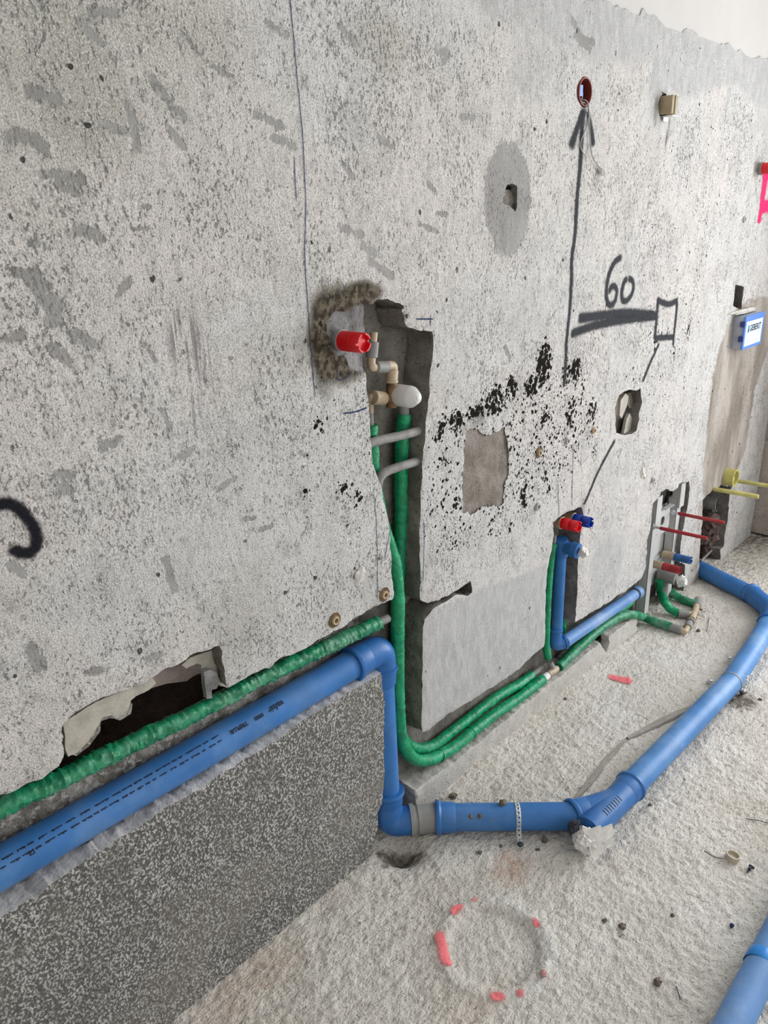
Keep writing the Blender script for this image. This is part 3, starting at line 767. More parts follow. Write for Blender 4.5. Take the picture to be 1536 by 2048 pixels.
scratch = np.maximum(scratch, ell((0.7434, 1.4047), 0.030, 0.060, 0.1, 0.3)); scratch = np.maximum(scratch, 0.8 * ell((0.7739, 1.3576), 0.020, 0.085, 0.1, 0.4))
scratch = np.maximum(scratch, 0.6 * ell((0.7514, 1.2904), 0.03, 0.04, -0.3, 0.4)); scratch = np.maximum(scratch, 0.35 * ell((1.6918, 1.5555), 0.05, 0.04, -0.3, 0.4))
color_attr(me, 'mask_a', np.stack([patch, stain, mould, cement], 1))
color_attr(me, 'mask_b', np.stack([brown, scratch, olive], 1))
wall_left = obj('wall_left', me, M_plaster)
tag(wall_left, 'stripped grey plaster wall with chases cut for pipes', None, None, 'structure')
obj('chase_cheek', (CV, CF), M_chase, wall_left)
obj('torn_edge', (TV, TF), M_upstand, wall_left)

# coarse sprayed mortar below the drain pipe
def disp_rough(X, Z):
    return 0.0030 * fbm(X, Z, 6.0, 3, 21.0) + 0.0030 * fbm(X, Z, 75, 3, 23.0)
V, Fc, CV, CF, _, _ = skin(-0.6, 1.29, 0.0, 0.60, 0.0045, disp=disp_rough, edge_chip=0.003)
obj('sprayed_mortar', np_mesh('sprayed_mortar', V, Fc), M_spatter, wall_left, 'coarse grey sprayed mortar below the drain pipe')
obj('mortar_ledge', (CV, CF), M_ledge, wall_left, 'smooth grey mortar ledge under the drain pipe')
# mortar upstand in front of the hoses
V, Fc, CV, CF, _, _ = skin(1.29, 2.715, 0.0, 0.135, 0.005, disp=lambda X, Z: 0.004 * fbm(X, Z, 14, 4, 31.0), edge_chip=0.006)
obj('upstand', np_mesh('upstand', V, Fc), M_upstand, wall_left, 'low mortar upstand in front of the green hoses')
obj('upstand_ledge', (CV, CF), M_upstand, wall_left)

# masonry behind the chases
def back_sheet(name, x0, x1, z0, z1, y, g, mat, amp=0.006, cut=None, label=None):
    nx = max(2, int((x1 - x0) / g)); nz = max(2, int((z1 - z0) / g))
    X, Z = np.meshgrid(np.linspace(x0, x1, nx + 1), np.linspace(z0, z1, nz + 1), indexing='ij')
    Y = y + amp * fbm(X, Z, 16, 4, 41.0) + amp * 0.5 * fbm(X, Z, 60, 2, 43.0)
    keep = np.ones((nx, nz), bool)
    if cut is not None:
        keep = ~inside(cut, (X[1:, 1:] + X[:-1, :-1]) / 2, (Z[1:, 1:] + Z[:-1, :-1]) / 2)
    vid = np.arange((nx + 1) * (nz + 1)).reshape(nx + 1, nz + 1)
    ii, jj = np.nonzero(keep)
    Fc = np.stack([vid[ii, jj], vid[ii + 1, jj], vid[ii + 1, jj + 1], vid[ii, jj + 1]], 1)
    return obj(name, np_mesh(name, np.stack([X.ravel(), Y.ravel(), Z.ravel()], 1), Fc), mat, wall_left, label)
CAV = [(0.40, 0.655), (0.38, 0.74), (0.44, 0.80), (0.60, 0.84), (0.75, 0.84), (0.86, 0.80), (0.87, 0.70), (0.80, 0.665), (0.60, 0.650)]
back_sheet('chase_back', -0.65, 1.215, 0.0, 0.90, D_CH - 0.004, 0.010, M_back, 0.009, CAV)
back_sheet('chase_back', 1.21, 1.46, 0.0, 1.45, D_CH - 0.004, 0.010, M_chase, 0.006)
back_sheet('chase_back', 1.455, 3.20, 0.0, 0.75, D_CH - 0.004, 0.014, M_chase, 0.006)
back_sheet('niche_back', 3.20, 3.90, 0.0, 0.70, 0.135, 0.016, M_rubble, 0.016)
back_sheet('slot_back', 3.36, 3.56, 1.10, 1.40, 0.056, 0.02, M_chase, 0.003)
back_sheet('hole_back', 2.30, 2.62, 0.70, 1.15, 0.052, 0.012, M_patch, 0.010)
back_sheet('crater_back', 1.55, 1.78, 1.42, 1.66, 0.013, 0.006, M_chase, 0.012)
back_sheet('mortar_patch', 1.45, 1.95, 0.70, 1.16, 0.0055, 0.008, M_patch, 0.004, None, 'brown mortar filling a rectangular hole')
back_sheet('mortar_fill', 1.02, 1.195, 1.18, 1.46, 0.0125, 0.006, M_greyfill, 0.012, [(1.1953, 1.4002), (1.2168, 1.398), (1.2046, 1.2717), (1.189, 1.2742)], 'grey mortar packed round the red plug')
back_sheet('box_back', 1.96, 2.13, 1.80, 2.00, 0.052, 0.03, M_rubbershade, 0.0)  # dark sheets stand in for the shade deep in both box holes
back_sheet('box_back', C_BOX[0] - 0.1, C_BOX[0] + 0.1, C_BOX[1] - 0.1, C_BOX[1] + 0.1, 0.052, 0.03, M_rubbershade, 0.0)
# white finished wall above the stripped zone
obj('upper_wall', box((1.72, 0.0475, 2.43), 4.64, 0.088, 0.70), M_white, wall_left, 'smooth white painted wall above the stripped plaster', smooth=False)
obj('wall_core', box((1.72, 0.32, 1.38), 4.64, 0.10, 2.78), M_room, wall_left, smooth=False)

# hollow behind the broken-out plaster
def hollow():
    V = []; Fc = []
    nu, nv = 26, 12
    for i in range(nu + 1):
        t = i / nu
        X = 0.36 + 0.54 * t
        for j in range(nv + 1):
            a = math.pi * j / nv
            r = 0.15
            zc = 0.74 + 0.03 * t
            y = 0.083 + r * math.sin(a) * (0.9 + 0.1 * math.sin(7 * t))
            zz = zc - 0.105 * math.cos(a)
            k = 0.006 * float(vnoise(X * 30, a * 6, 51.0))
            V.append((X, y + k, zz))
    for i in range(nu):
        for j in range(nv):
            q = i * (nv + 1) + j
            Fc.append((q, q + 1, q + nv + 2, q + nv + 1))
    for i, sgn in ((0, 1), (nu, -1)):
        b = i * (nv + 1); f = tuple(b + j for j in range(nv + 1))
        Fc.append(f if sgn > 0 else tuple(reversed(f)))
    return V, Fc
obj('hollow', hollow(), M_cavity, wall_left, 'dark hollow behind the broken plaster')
ARC = [(bx_, 0.150, bz_) for bx_, bz_ in zip(np.linspace(0.58, 0.88, 14), np.interp(np.linspace(0.58, 0.88, 14), [0.58, 0.64, 0.70, 0.75, 0.80, 0.88], [0.690, 0.702, 0.692, 0.672, 0.640, 0.585]))]
Vb = []; Fb = []
for k, (px, py, pz) in enumerate(ARC):
    for dy, dz in ((0.0, 0.0), (0.0, 0.11), (0.03, 0.11), (0.03, 0.0)):
        Vb.append((px, py + dy + 0.004 * float(vnoise(px * 60, dz * 60, 3.0)), pz + dz))
for k in range(len(ARC) - 1):
    for i in range(4):
        Fb.append((k * 4 + i, k * 4 + (i + 1) % 4, k * 4 + 4 + (i + 1) % 4, k * 4 + 4 + i))
obj('brick', (Vb, Fb), M_pinkbrick, wall_left, 'pinkish brick seen in the hollow')
# torn cream render hanging along the edge of the hollow
def torn(poly, y0, y1, name, mat):
    p = jagged(poly, 0.0015, 0.004)
    return obj(name, prism([tuple(v) for v in p], y0, y1), mat, wall_left, None, smooth=False)
torn([(0.4217, 0.809), (0.4883, 0.8193), (0.5407, 0.8143), (0.5964, 0.811), (0.6019, 0.7985), (0.5883, 0.7923), (0.5593, 0.792), (0.5487, 0.7889), (0.539, 0.7725), (0.5233, 0.7681), (0.507, 0.7769), (0.4913, 0.7812), (0.4795, 0.7676), (0.4628, 0.7528), (0.4372, 0.7391), (0.4198, 0.7389), (0.4175, 0.756), (0.4209, 0.785)], 0.012, 0.022, 'torn_render', M_shell)
torn([(0.4416, 0.7906), (0.4971, 0.7867), (0.5358, 0.7823), (0.5564, 0.7715), (0.5494, 0.7534), (0.5269, 0.7524), (0.5091, 0.7653), (0.4938, 0.7672), (0.4866, 0.7476), (0.4648, 0.7321), (0.4392, 0.7256), (0.4292, 0.7315), (0.4448, 0.7574)], 0.024, 0.040, 'torn_render', M_back)
torn([(0.6682, 0.7986), (0.6908, 0.8049), (0.7219, 0.8018), (0.7596, 0.7938), (0.7635, 0.7652), (0.7662, 0.726), (0.7676, 0.6964), (0.7492, 0.7104), (0.7334, 0.742), (0.7306, 0.7574), (0.7129, 0.7601), (0.7117, 0.778), (0.7009, 0.7854), (0.6777, 0.7851)], 0.030, 0.045, 'torn_render', M_shell)
torn([(0.7062, 0.7709), (0.7201, 0.7688), (0.7332, 0.7579), (0.7399, 0.7335), (0.7307, 0.7192), (0.719, 0.7228), (0.719, 0.7039), (0.7051, 0.7087), (0.7055, 0.7389)], 0.014, 0.026, 'torn_render', M_greyfill)

# ------------------------------------------------------------------ floor
RC = (1.1207, -0.4047, 0)
def floor_h(X, Y):
    h = 0.0050 * fbm(X, Y, 5, 3, 61.0) + 0.0046 * fbm(X * 0.8 + Y * 0.4, Y, 30, 3, 63.0) + 0.0044 * fbm(X, Y, 95, 2, 65.0)
    r = np.hypot(X - RC[0], Y - RC[1]) + 0.012 * fbm(X, Y, 14, 2, 67.0)
    h = h - 0.010 * smooth01((0.115 - r) / 0.02) + 0.004 * np.exp(-((r - 0.128) / 0.014) ** 2)
    h = h - 0.006 * smooth01((0.07 - np.abs(Y + 0.42)) / 0.04) * (X > 1.5) * (X < 3.2)
    # hollow where the drain leaves the wall
    h = h - 0.055 * np.exp(-(((X - 1.205) / 0.05) ** 2 + ((Y + 0.045) / 0.05) ** 2))
    h = h + 0.012 * smooth01((Y + 0.10) / 0.10) * smooth01((X - 1.35) / 0.1) * smooth01((2.6 - X) / 0.3)
    return h - 0.002
def sheet(xs, ys):
    X, Y = np.meshgrid(xs, ys, indexing='ij')
    Z = floor_h(X, Y)
    nx, ny = len(xs) - 1, len(ys) - 1
    vid = np.arange((nx + 1) * (ny + 1)).reshape(nx + 1, ny + 1)
    Fc = np.stack([vid[:-1, :-1].ravel(), vid[1:, :-1].ravel(), vid[1:, 1:].ravel(), vid[:-1, 1:].ravel()], 1)
    return np.stack([X.ravel(), Y.ravel(), Z.ravel()], 1), Fc
def spaced(a, b, s): return list(np.linspace(a, b, max(2, int(round((b - a) / s)) + 1)))
xs = np.array(spaced(-1.7, 0.4, 0.06)[:-1] + spaced(0.4, 2.2, 0.0045)[:-1] + spaced(2.2, 4.5, 0.009))
ys = np.array(spaced(-3.75, -1.15, 0.06)[:-1] + spaced(-1.15, 0.16, 0.0052))
V, Fc = sheet(xs, ys)
me = np_mesh('floor', V, Fc)
x, z = V[:, 0], V[:, 1]
dark = np.zeros_like(x); dust = np.zeros_like(x); pinkish = np.zeros_like(x)
dark = np.maximum(dark, 0.72 * ell((1.1944, -0.05, 0), 0.075, 0.040, -0.9, 0.6)); dark = np.maximum(dark, 0.55 * stroke([(1.7891, -0.4062), (2.015, -0.4278), (2.3648, -0.4328), (2.5678, -0.4616)], 0.035, 0.9) * (z < -0.43))  # paints the dark gap under the elbow and the shading under the pipe
dark = np.maximum(dark, 0.7 * ell((2.4897, -0.4888, 0), 0.09, 0.07, 0, 0.8)); dark = np.maximum(dark, 0.45 * ell((3.7028, 0.0066, 0), 0.45, 0.25, 0.3, 0.6))
dark = np.maximum(dark, 0.6 * ell((4.2648, 0.0765, 0), 0.7, 0.3, 0, 0.5)); dark = np.maximum(dark, 0.5 * stroke([(2.2165, -0.1193), (2.2058, -0.2004), (2.1799, -0.3032)], 0.008, 0.8))
dark = np.maximum(dark, 0.5 * stroke([(1.2414, -0.0988), (1.2079, -0.1775)], 0.010, 0.7)); dark = np.maximum(dark, 0.55 * ell((1.1345, -0.0499, 0), 0.02, 0.014, 0.4, 0.5))
dark = np.maximum(dark, 0.42 * ell((1.4103, -0.0153, 0), 0.12, 0.04, 0.0, 0.7)); dark = np.maximum(dark, 0.5 * ell((2.9981, -0.1266, 0), 0.10, 0.05, 0, 0.6))
dark = np.maximum(dark, 0.45 * ell((1.3512, -0.616, 0), 0.05, 0.02, 0.8, 0.6)); dark = np.maximum(dark, 0.45 * stroke([(1.1976, -0.4719), (1.1806, -0.5027), (1.1659, -0.525)], 0.010, 0.8))  # the stroke paints shadow into the pits at the ring's right side
rr = np.hypot(x - RC[0], z - RC[1])
dust = np.maximum(dust, 0.85 * np.exp(-((rr - 0.128) / 0.022) ** 2) * (0.6 + 0.4 * np.sin(np.arctan2(z - RC[1], x - RC[0]) + 2.6)))
dust = np.maximum(dust, 0.35 * smooth01((0.13 - rr) / 0.05)); dust = np.maximum(dust, 0.3 * ell((1.3493, -0.685, 0), 0.35, 0.25, 0, 0.6)); dust = np.maximum(dust, 0.35 * ell((2.44, -0.1836, 0), 0.5, 0.15, 0, 0.6))
pinkish = np.maximum(pinkish, 0.9 * ell((1.3413, -0.3053, 0), 0.055, 0.045, 0.3, 0.6)); pinkish = np.maximum(pinkish, 0.35 * ell((0.6533, -0.0543, 0), 0.16, 0.05, 0, 0.6))
pinkish = np.maximum(pinkish, 0.28 * ell((0.9813, -0.4699, 0), 0.12, 0.03, 0, 0.8)); pinkish = np.maximum(pinkish, 0.2 * ell((2.1346, 0.0758, 0), 0.3, 0.05, 0, 0.8))
color_attr(me, 'floor_mask', np.clip(np.stack([dark, dust, pinkish], 1), 0, 1))
floor = tag(obj('floor', me, M_floor), 'rough sandy screed floor', None, None, 'structure')

# ------------------------------------------------------------------ rest of the room
def wall_panel(name, rects, mat, lab):
    o = obj(name, merge(*[box(((a + b) / 2, (c + d) / 2, (e + f) / 2), b - a, d - c, f - e) for a, b, c, d, e, f in rects]), mat, smooth=False)
    return tag(o, lab, None, None, 'structure')
wf = wall_panel('wall_far', [(4.065, 4.20, -0.70, 0.10, 0.012, 2.75), (4.065, 4.20, -3.60, -2.80, 0.012, 2.75), (4.065, 4.20, -2.80, -0.70, 2.45, 2.75), (4.065, 4.20, -2.80, -0.70, 0.012, 0.30)], M_endwall, 'brownish rendered end wall with a window opening')
wr_ = wall_panel('wall_right', [(-1.75, -0.25, -3.60, -3.48, 0, 2.75), (2.05, 4.20, -3.60, -3.48, 0, 2.75), (-0.25, 2.05, -3.60, -3.48, 2.50, 2.75), (-0.25, 2.05, -3.60, -3.48, 0, 0.30)], M_room, 'plain plastered wall behind the camera with an added opening for fill light')
wn = wall_panel('wall_near', [(-1.75, -1.62, -3.60, 0.30, 0, 2.75)], M_room, 'plain plastered wall at the near end')
wl2 = wall_panel('wall_left_end', [(-1.75, -0.60, 0.0, 0.10, 0, 2.75)], M_room, 'plain plastered stretch of the pipe wall')
ce = wall_panel('ceiling', [(-1.75, 4.20, -3.60, 0.40, 2.75, 2.87)], M_room, 'plain white ceiling')
def frame(name, pts, t, lab, axis):
    a, b, c, d, e, f = pts
    if axis == 'x':
        parts = [box(((a + b) / 2, c + t / 2, (e + f) / 2), b - a, t, f - e), box(((a + b) / 2, d - t / 2, (e + f) / 2), b - a, t, f - e), box(((a + b) / 2, (c + d) / 2, e + t / 2), b - a, d - c - 2 * t, t), box(((a + b) / 2, (c + d) / 2, f - t / 2), b - a, d - c - 2 * t, t)]
    else:
        parts = [box((a + t / 2, (c + d) / 2, (e + f) / 2), t, d - c, f - e), box((b - t / 2, (c + d) / 2, (e + f) / 2), t, d - c, f - e), box(((a + b) / 2, (c + d) / 2, e + t / 2), b - a - 2 * t, d - c, t), box(((a + b) / 2, (c + d) / 2, f - t / 2), b - a - 2 * t, d - c, t)]
    return tag(obj(name, merge(*parts), M_whitecap, smooth=False), lab, None, None, 'structure')
frame('window_1', (4.10, 4.16, -2.80, -0.70, 0.30, 2.45), 0.05, 'white frame of the end wall window', 'x')
frame('added_window', (-0.25, 2.05, -3.57, -3.51, 0.30, 2.50), 0.05, 'white frame of the added fill light opening behind the camera', 'y')  # unseen opening, added to let in fill light

# ------------------------------------------------------------------ marks sprayed or drawn on the wall and floor
def ribbon(name, pts, half, mat, parent, lift=0.0012, on='wall', label=None, closed=False):
    """soft-edged stroke of paint lying on a surface; half: half width or (start, end)"""
    P = catmull([(p[0], p[1], 0) for p in pts], 0.004)
    n = len(P); h0, h1 = half if hasattr(half, '__len__') else (half, half)
    if mat in (M_spray, M_sprayheavy): h0 *= 1.3 if mat is M_sprayheavy else 1.6; h1 *= 1.3 if mat is M_sprayheavy else 1.6
    across = (-1.6, -1.0, -0.5, 0.0, 0.5, 1.0, 1.6); cov = (0.0, 0.30, 0.85, 1.0, 0.85, 0.30, 0.0)
    V = []; A = []; Fc = []
    for k, p in enumerate(P):
        a = P[max(0, k - 1)]; b = P[min(n - 1, k + 1)]
        t = (b - a).normalized(); nn = Vector((-t.y, t.x, 0)); w = h0 + (h1 - h0) * k / (n - 1)
        e = 1.0 if closed else min(1.0, 0.25 + min(k, n - 1 - k) / 3.0 * 0.75)
        for q, c in zip(across, cov):
            m = p + nn * (w * q)
            if on == 'wall':
                y = float(disp_main(np.array(m.x), np.array(m.y))) - lift
                V.append((m.x, y, m.y))
            else:
                V.append((m.x, m.y, float(floor_h(np.array(m.x), np.array(m.y))) + lift))
            A.append(c * e)
    w_ = len(across)
    for k in range(n - 1):
        for i in range(w_ - 1):
            f = (k * w_ + i, k * w_ + i + 1, (k + 1) * w_ + i + 1, (k + 1) * w_ + i)
            Fc.append(tuple(reversed(f)) if on == 'wall' else tuple(reversed(f)))
    m = bpy.data.meshes.new(name); m.from_pydata(V, [], Fc)
    at = m.attributes.new('cover', 'FLOAT', 'POINT'); at.data.foreach_set('value', A)
    return obj(name, m, mat, parent, label)
ribbon('arrow_shaft', [(2.0449, 1.8654), (2.0415, 1.8079), (2.042, 1.7173), (2.0367, 1.6494), (2.0367, 1.5579), (2.0259, 1.4842), (2.0298, 1.426), (2.0279, 1.3433), (2.02, 1.2607), (2.0209, 1.1999), (2.0208, 1.1201)], (0.0085, 0.0050), M_spray, wall_left, label='long black sprayed arrow shaft')
ribbon('arrow_barb', [(2.0428, 1.8617), (2.017, 1.8136), (1.9841, 1.7605)], (0.006, 0.011), M_spray, wall_left, label='left barb of the black sprayed arrow')
ribbon('arrow_barb', [(2.0643, 1.8609), (2.0891, 1.8179), (2.1096, 1.7696)], (0.006, 0.010), M_spray, wall_left, label='right barb of the black sprayed arrow')
ribbon('sprayed_bar', [(2.0769, 1.3145), (2.2556, 1.3071), (2.4125, 1.2981), (2.616, 1.2703)], 0.011, M_spray, wall_left, label='upper black sprayed bar under the number')
ribbon('sprayed_bar', [(2.0386, 1.2728), (2.1375, 1.2806), (2.2791, 1.282), (2.4559, 1.2764), (2.6168, 1.2669)], 0.010, M_spray, wall_left, label='lower black sprayed bar under the number')
ribbon('sprayed_digit', [(2.3328, 1.4756), (2.292, 1.4644), (2.2637, 1.4397), (2.2474, 1.4014), (2.2467, 1.3647), (2.2635, 1.3394), (2.2871, 1.3344), (2.308, 1.3477), (2.3136, 1.3743), (2.2944, 1.3907), (2.2723, 1.3864), (2.2593, 1.3666)], 0.0075, M_spray, wall_left, label='black sprayed digit 6')
ribbon('sprayed_digit', [(2.3815, 1.4103), (2.4152, 1.3974), (2.4258, 1.3782), (2.413, 1.3529), (2.3807, 1.3385), (2.3555, 1.3452), (2.348, 1.3687), (2.3566, 1.3968), (2.385, 1.4101)], 0.0075, M_spray, wall_left, label='black sprayed digit 0')
ribbon('sprayed_square', [(2.6123, 1.3221), (2.7058, 1.3007), (2.7883, 1.3073)], 0.008, M_spray, wall_left, label='top stroke of the small sprayed square')
ribbon('sprayed_square', [(2.7795, 1.3081), (2.784, 1.2398), (2.7831, 1.1744), (2.7914, 1.1411)], (0.008, 0.005), M_spray, wall_left)
ribbon('sprayed_square', [(2.7911, 1.1771), (2.6956, 1.1866), (2.6132, 1.1929)], 0.008, M_spray, wall_left)
ribbon('sprayed_square', [(2.6173, 1.3349), (2.619, 1.2566), (2.6185, 1.1871)], 0.007, M_spray, wall_left)
ribbon('sprayed_tick', [(2.6749, 1.1873), (2.6768, 1.2147)], 0.003, M_spray, wall_left)
ribbon('sprayed_tick', [(2.7174, 1.1822), (2.7231, 1.2113)], 0.003, M_spray, wall_left)
ribbon('sprayed_line', [(2.666, 1.1727), (2.5997, 1.1085), (2.5494, 1.0482)], 0.0055, M_spray, wall_left, label='thin slanting black sprayed line above the hole')
ribbon('sprayed_line', [(2.3849, 0.8833), (2.3217, 0.8327), (2.264, 0.7767), (2.1908, 0.6945)], 0.0050, M_spray, wall_left, label='thin slanting black sprayed line below the hole')
ribbon('sprayed_letter', [(0.3625, 1.2001), (0.383, 1.2136), (0.3943, 1.2158), (0.4082, 1.2119), (0.4223, 1.1958), (0.434, 1.1727), (0.4373, 1.1492), (0.4293, 1.1316), (0.4156, 1.1295), (0.4022, 1.1391), (0.3979, 1.152)], 0.0088, M_sprayheavy, wall_left, label='black sprayed curl at the left edge')
ribbon('pencil_line', [(1.0276, 1.966), (1.028, 1.922), (1.0315, 1.8467), (1.034, 1.796), (1.0375, 1.7397), (1.0346, 1.6346), (1.0246, 1.5469), (1.0245, 1.4554), (1.0252, 1.4176), (1.0301, 1.2638)], 0.0011, M_pencil, wall_left)
ribbon('pencil_line', [(1.0144, 1.7099), (1.0126, 1.6767), (1.0121, 1.6303)], 0.0011, M_pencil, wall_left)
ribbon('pencil_line', [(1.3445, 1.3872), (1.412, 1.3804)], 0.0018, M_pencil, wall_left)
ribbon('pencil_line', [(1.3994, 1.3929), (1.3972, 1.3616)], 0.0014, M_pencil, wall_left)
ribbon('pencil_line', [(1.0969, 1.3136), (1.0967, 1.2899), (1.1261, 1.2926), (1.1286, 1.309)], 0.0012, M_pencil, wall_left)
ribbon('pencil_line', [(1.1035, 1.2168), (1.1455, 1.2132), (1.1829, 1.2161)], 0.0020, M_pencil, wall_left)
ribbon('pencil_line', [(1.1923, 1.01), (1.1956, 0.8976), (1.1903, 0.7431)], 0.0010, M_pencil, wall_left)
ribbon('pencil_line', [(1.365, 0.8992), (1.368, 0.8416), (1.3623, 0.7254)], 0.0010, M_pencil, wall_left)
ribbon('pencil_line', [(2.0159, 0.8241), (2.0339, 0.7042)], 0.0010, M_pencil, wall_left)
ribbon('pencil_line', [(2.0956, 0.9267), (2.1136, 0.715)], 0.0012, M_pencil, wall_left)
ribbon('pencil_line', [(1.2432, 0.9143), (1.2173, 0.8389)], 0.0012, M_pencil, wall_left)
ribbon('pink_mark', [(3.5248, 1.7423), (3.5229, 1.6773), (3.5251, 1.6018), (3.5176, 1.5483)], (0.034, 0.020), M_pink, wall_left, label='pink sprayed stroke under the far red plug')
ribbon('pink_mark', [(3.5159, 1.6095), (3.695, 1.6244)], 0.026, M_pink, wall_left, label='pink sprayed cross stroke')
ribbon('pink_mark', [(3.4892, 1.7286), (3.6457, 1.732)], 0.016, M_pink, wall_left)
for lab, pts, hw in [('pink sprayed dash on the floor near the basin pipe', [(2.335, -0.0695), (2.3448, -0.1122), (2.3568, -0.1571)], 0.020),
                     (None, [(2.3295, 0.0113), (2.3911, 0.0092)], 0.010), (None, [(1.1204, -0.282), (1.1424, -0.2805), (1.166, -0.2872)], 0.010), (None, [(1.1871, -0.2931), (1.2035, -0.3026)], 0.008),
                     ('thick pink sprayed stroke beside the chipped ring', [(1.0663, -0.2849), (1.0428, -0.3159), (1.0239, -0.3383), (1.0059, -0.3642)], 0.014), (None, [(1.2444, -0.4367), (1.237, -0.4498), (1.2285, -0.4635)], 0.008),
                     (None, [(1.0111, -0.4724), (1.0318, -0.5028)], 0.012), (None, [(1.0496, -0.5142), (1.0689, -0.5274)], 0.010), (None, [(1.1328, -0.5309), (1.1345, -0.5402)], 0.010)]:
    ribbon('pink_mark', pts, hw, M_pinkfloor, floor, 0.0035, 'floor', lab)
# smooth trowel smear across the screed
def smear(pts, half):
    P = catmull([(p[0], p[1], 0) for p in pts], 0.008); V = []; Fc = []
    for k, p in enumerate(P):
        t = (P[min(len(P) - 1, k + 1)] - P[max(0, k - 1)]).normalized(); nn = Vector((-t.y, t.x, 0))
        w = half * (0.35 + 0.65 * math.sin(math.pi * min(1, max(0.02, k / (len(P) - 1)))))
        for q, dz in ((-1, -0.004), (-0.8, 0.004), (0.0, 0.005), (0.8, 0.004), (1, -0.004)):
            m = p + nn * (w * q); V.append((m.x, m.y, 0.0012 + dz))
    for k in range(len(P) - 1):
        for i in range(4): Fc.append((k * 5 + i, (k + 1) * 5 + i, (k + 1) * 5 + i + 1, k * 5 + i + 1))
    return V, Fc
obj('cement_smear', smear([(2.0367, -0.2926), (2.141, -0.321), (2.2608, -0.3547), (2.3797, -0.3961)], 0.014), M_smear, floor, 'smooth grey trowel smear on the screed')
obj('cement_smear', smear([(1.6478, -0.306), (1.7712, -0.3027), (1.8995, -0.2932), (2.0219, -0.2912)], 0.010), M_smear, floor)

# ------------------------------------------------------------------ drain pipes
def text_verts(body, size, shear=0.0, bold=0.0):
    cu = bpy.data.curves.new('lettering', 'FONT'); cu.body = body; cu.size = size; cu.shear = shear; cu.resolution_u = 3; cu.offset = bold
    o = bpy.data.objects.new('lettering', cu); COL.objects.link(o)
    dg = bpy.context.evaluated_depsgraph_get(); dg.update()
    m = bpy.data.meshes.new_from_object(o.evaluated_get(dg))
    bm = bmesh.new(); bm.from_mesh(m)
    bmesh.ops.triangulate(bm, faces=bm.faces)
    V = [v.co.copy() for v in bm.verts]; Fc = [tuple(v.index for v in f.verts) for f in bm.faces]
    bm.free(); bpy.data.objects.remove(o, do_unlink=True); bpy.data.curves.remove(cu); bpy.data.meshes.remove(m)
    return V, Fc

R75 = 0.0372
def socket(p, d, r, length=0.05, lip=0.010):
    """push-fit socket mouth: swollen sleeve ending in a bead, opening at p, running along d"""
    return lathe(p, d, [(0.0, r * 1.05), (0.0, r * 1.20), (0.003, r * 1.25), (lip, r * 1.25), (lip + 0.003, r * 1.18), (lip + 0.006, r * 1.11), (length - 0.008, r * 1.10), (length, r * 1.02)], 32)

# --- the line in the wall: long pipe, elbow, downpipe, elbow, grey coupling, floor pipe
PA = Vector((-0.55, 0.047, 0.574)); PB = Vector((1.175, 0.047, 0.569))
drain = thing('drain_pipe', (1.21, 0.02, 0.0), 'blue plastic drain pipe running along the wall channel and down to the floor', 'pipe')
longpipe = obj('pipe', sweep([PA + (PB - PA) * t for t in np.linspace(0, 1, 30)], R75, 36), M_blue, drain)
# printing on the pipe (upside down, reading right to left)
def on_pipe(V, Fc, x0, phi0, lift=0.0004):
    r = R75 + lift; out = []
    for v in V:
        ph = phi0 - v.y / r
        out.append((x0 - v.x, 0.047 - r * math.cos(ph), 0.5715 + r * math.sin(ph)))
    return out, Fc
V, Fc = text_verts('valsir', 0.0205, 0.25, 0.0003)
obj('printing', on_pipe(V, Fc, 0.902, math.radians(53)), M_black, longpipe, 'black word valsir', smooth=False)
V, Fc = text_verts('TRIPLUS', 0.0125, 0.0, 0.0004)
obj('printing', on_pipe(V, Fc, 0.800, math.radians(50)), M_black, longpipe, 'black word TRIPLUS', smooth=False)
def dashes(x_from, x_to, rows, seed):
    R_ = random.Random(seed); V = []; Fc = []
    for y0, h in rows:
        xx = 0.0
        while xx < x_from - x_to:
            L = R_.uniform(0.006, 0.020); k = 0
            while k < L:
                w = R_.uniform(0.0010, 0.0022); hh = h * R_.uniform(0.5, 1.0)
                q = len(V); V += [Vector((xx + k, y0, 0)), Vector((xx + k + w, y0, 0)), Vector((xx + k + w, y0 + hh, 0)), Vector((xx + k, y0 + hh, 0))]
                Fc.append((q, q + 1, q + 2, q + 3)); k += w + R_.uniform(0.0004, 0.0009)
            xx += L + R_.uniform(0.003, 0.010)
    return V, Fc
V, Fc = dashes(0.73, 0.22, [(0.004, 0.0042), (-0.0085, 0.0042)], 3)
obj('printing', on_pipe(V, Fc, 0.73, math.radians(46)), M_black, longpipe, 'two rows of tiny black print', smooth=False)
V = []; Fc = []
for k in range(11):
    a = 0.0022 * k; q = len(V)
    V += [Vector((a, 0.001, 0)), Vector((a + 0.0013, 0.001, 0)), Vector((a + 0.0013, 0.0095, 0)), Vector((a, 0.0095, 0))]; Fc.append((q, q + 1, q + 2, q + 3))
obj('printing', on_pipe(V, Fc, 0.842, math.radians(50)), M_black, longpipe, 'small black barred block', smooth=False)
V = [Vector(p) for p in ((0, 0, 0), (.0018, 0, 0), (.0018, .009, 0), (0, .009, 0), (.007, 0, 0), (.0088, 0, 0), (.0088, .009, 0), (.007, .009, 0), (0, .009, 0), (.0088, .009, 0), (.0088, .0072, 0), (0, .0072, 0), (0, 0, 0), (.0088, .0045, 0), (.0088, .0065, 0), (0, .002, 0))]
obj('printing', on_pipe(V, [(0, 1, 2, 3), (4, 5, 6, 7), (8, 11, 10, 9), (12, 13, 14, 15)], 0.335, math.radians(41)), M_black, longpipe, 'small black certification mark', smooth=False)

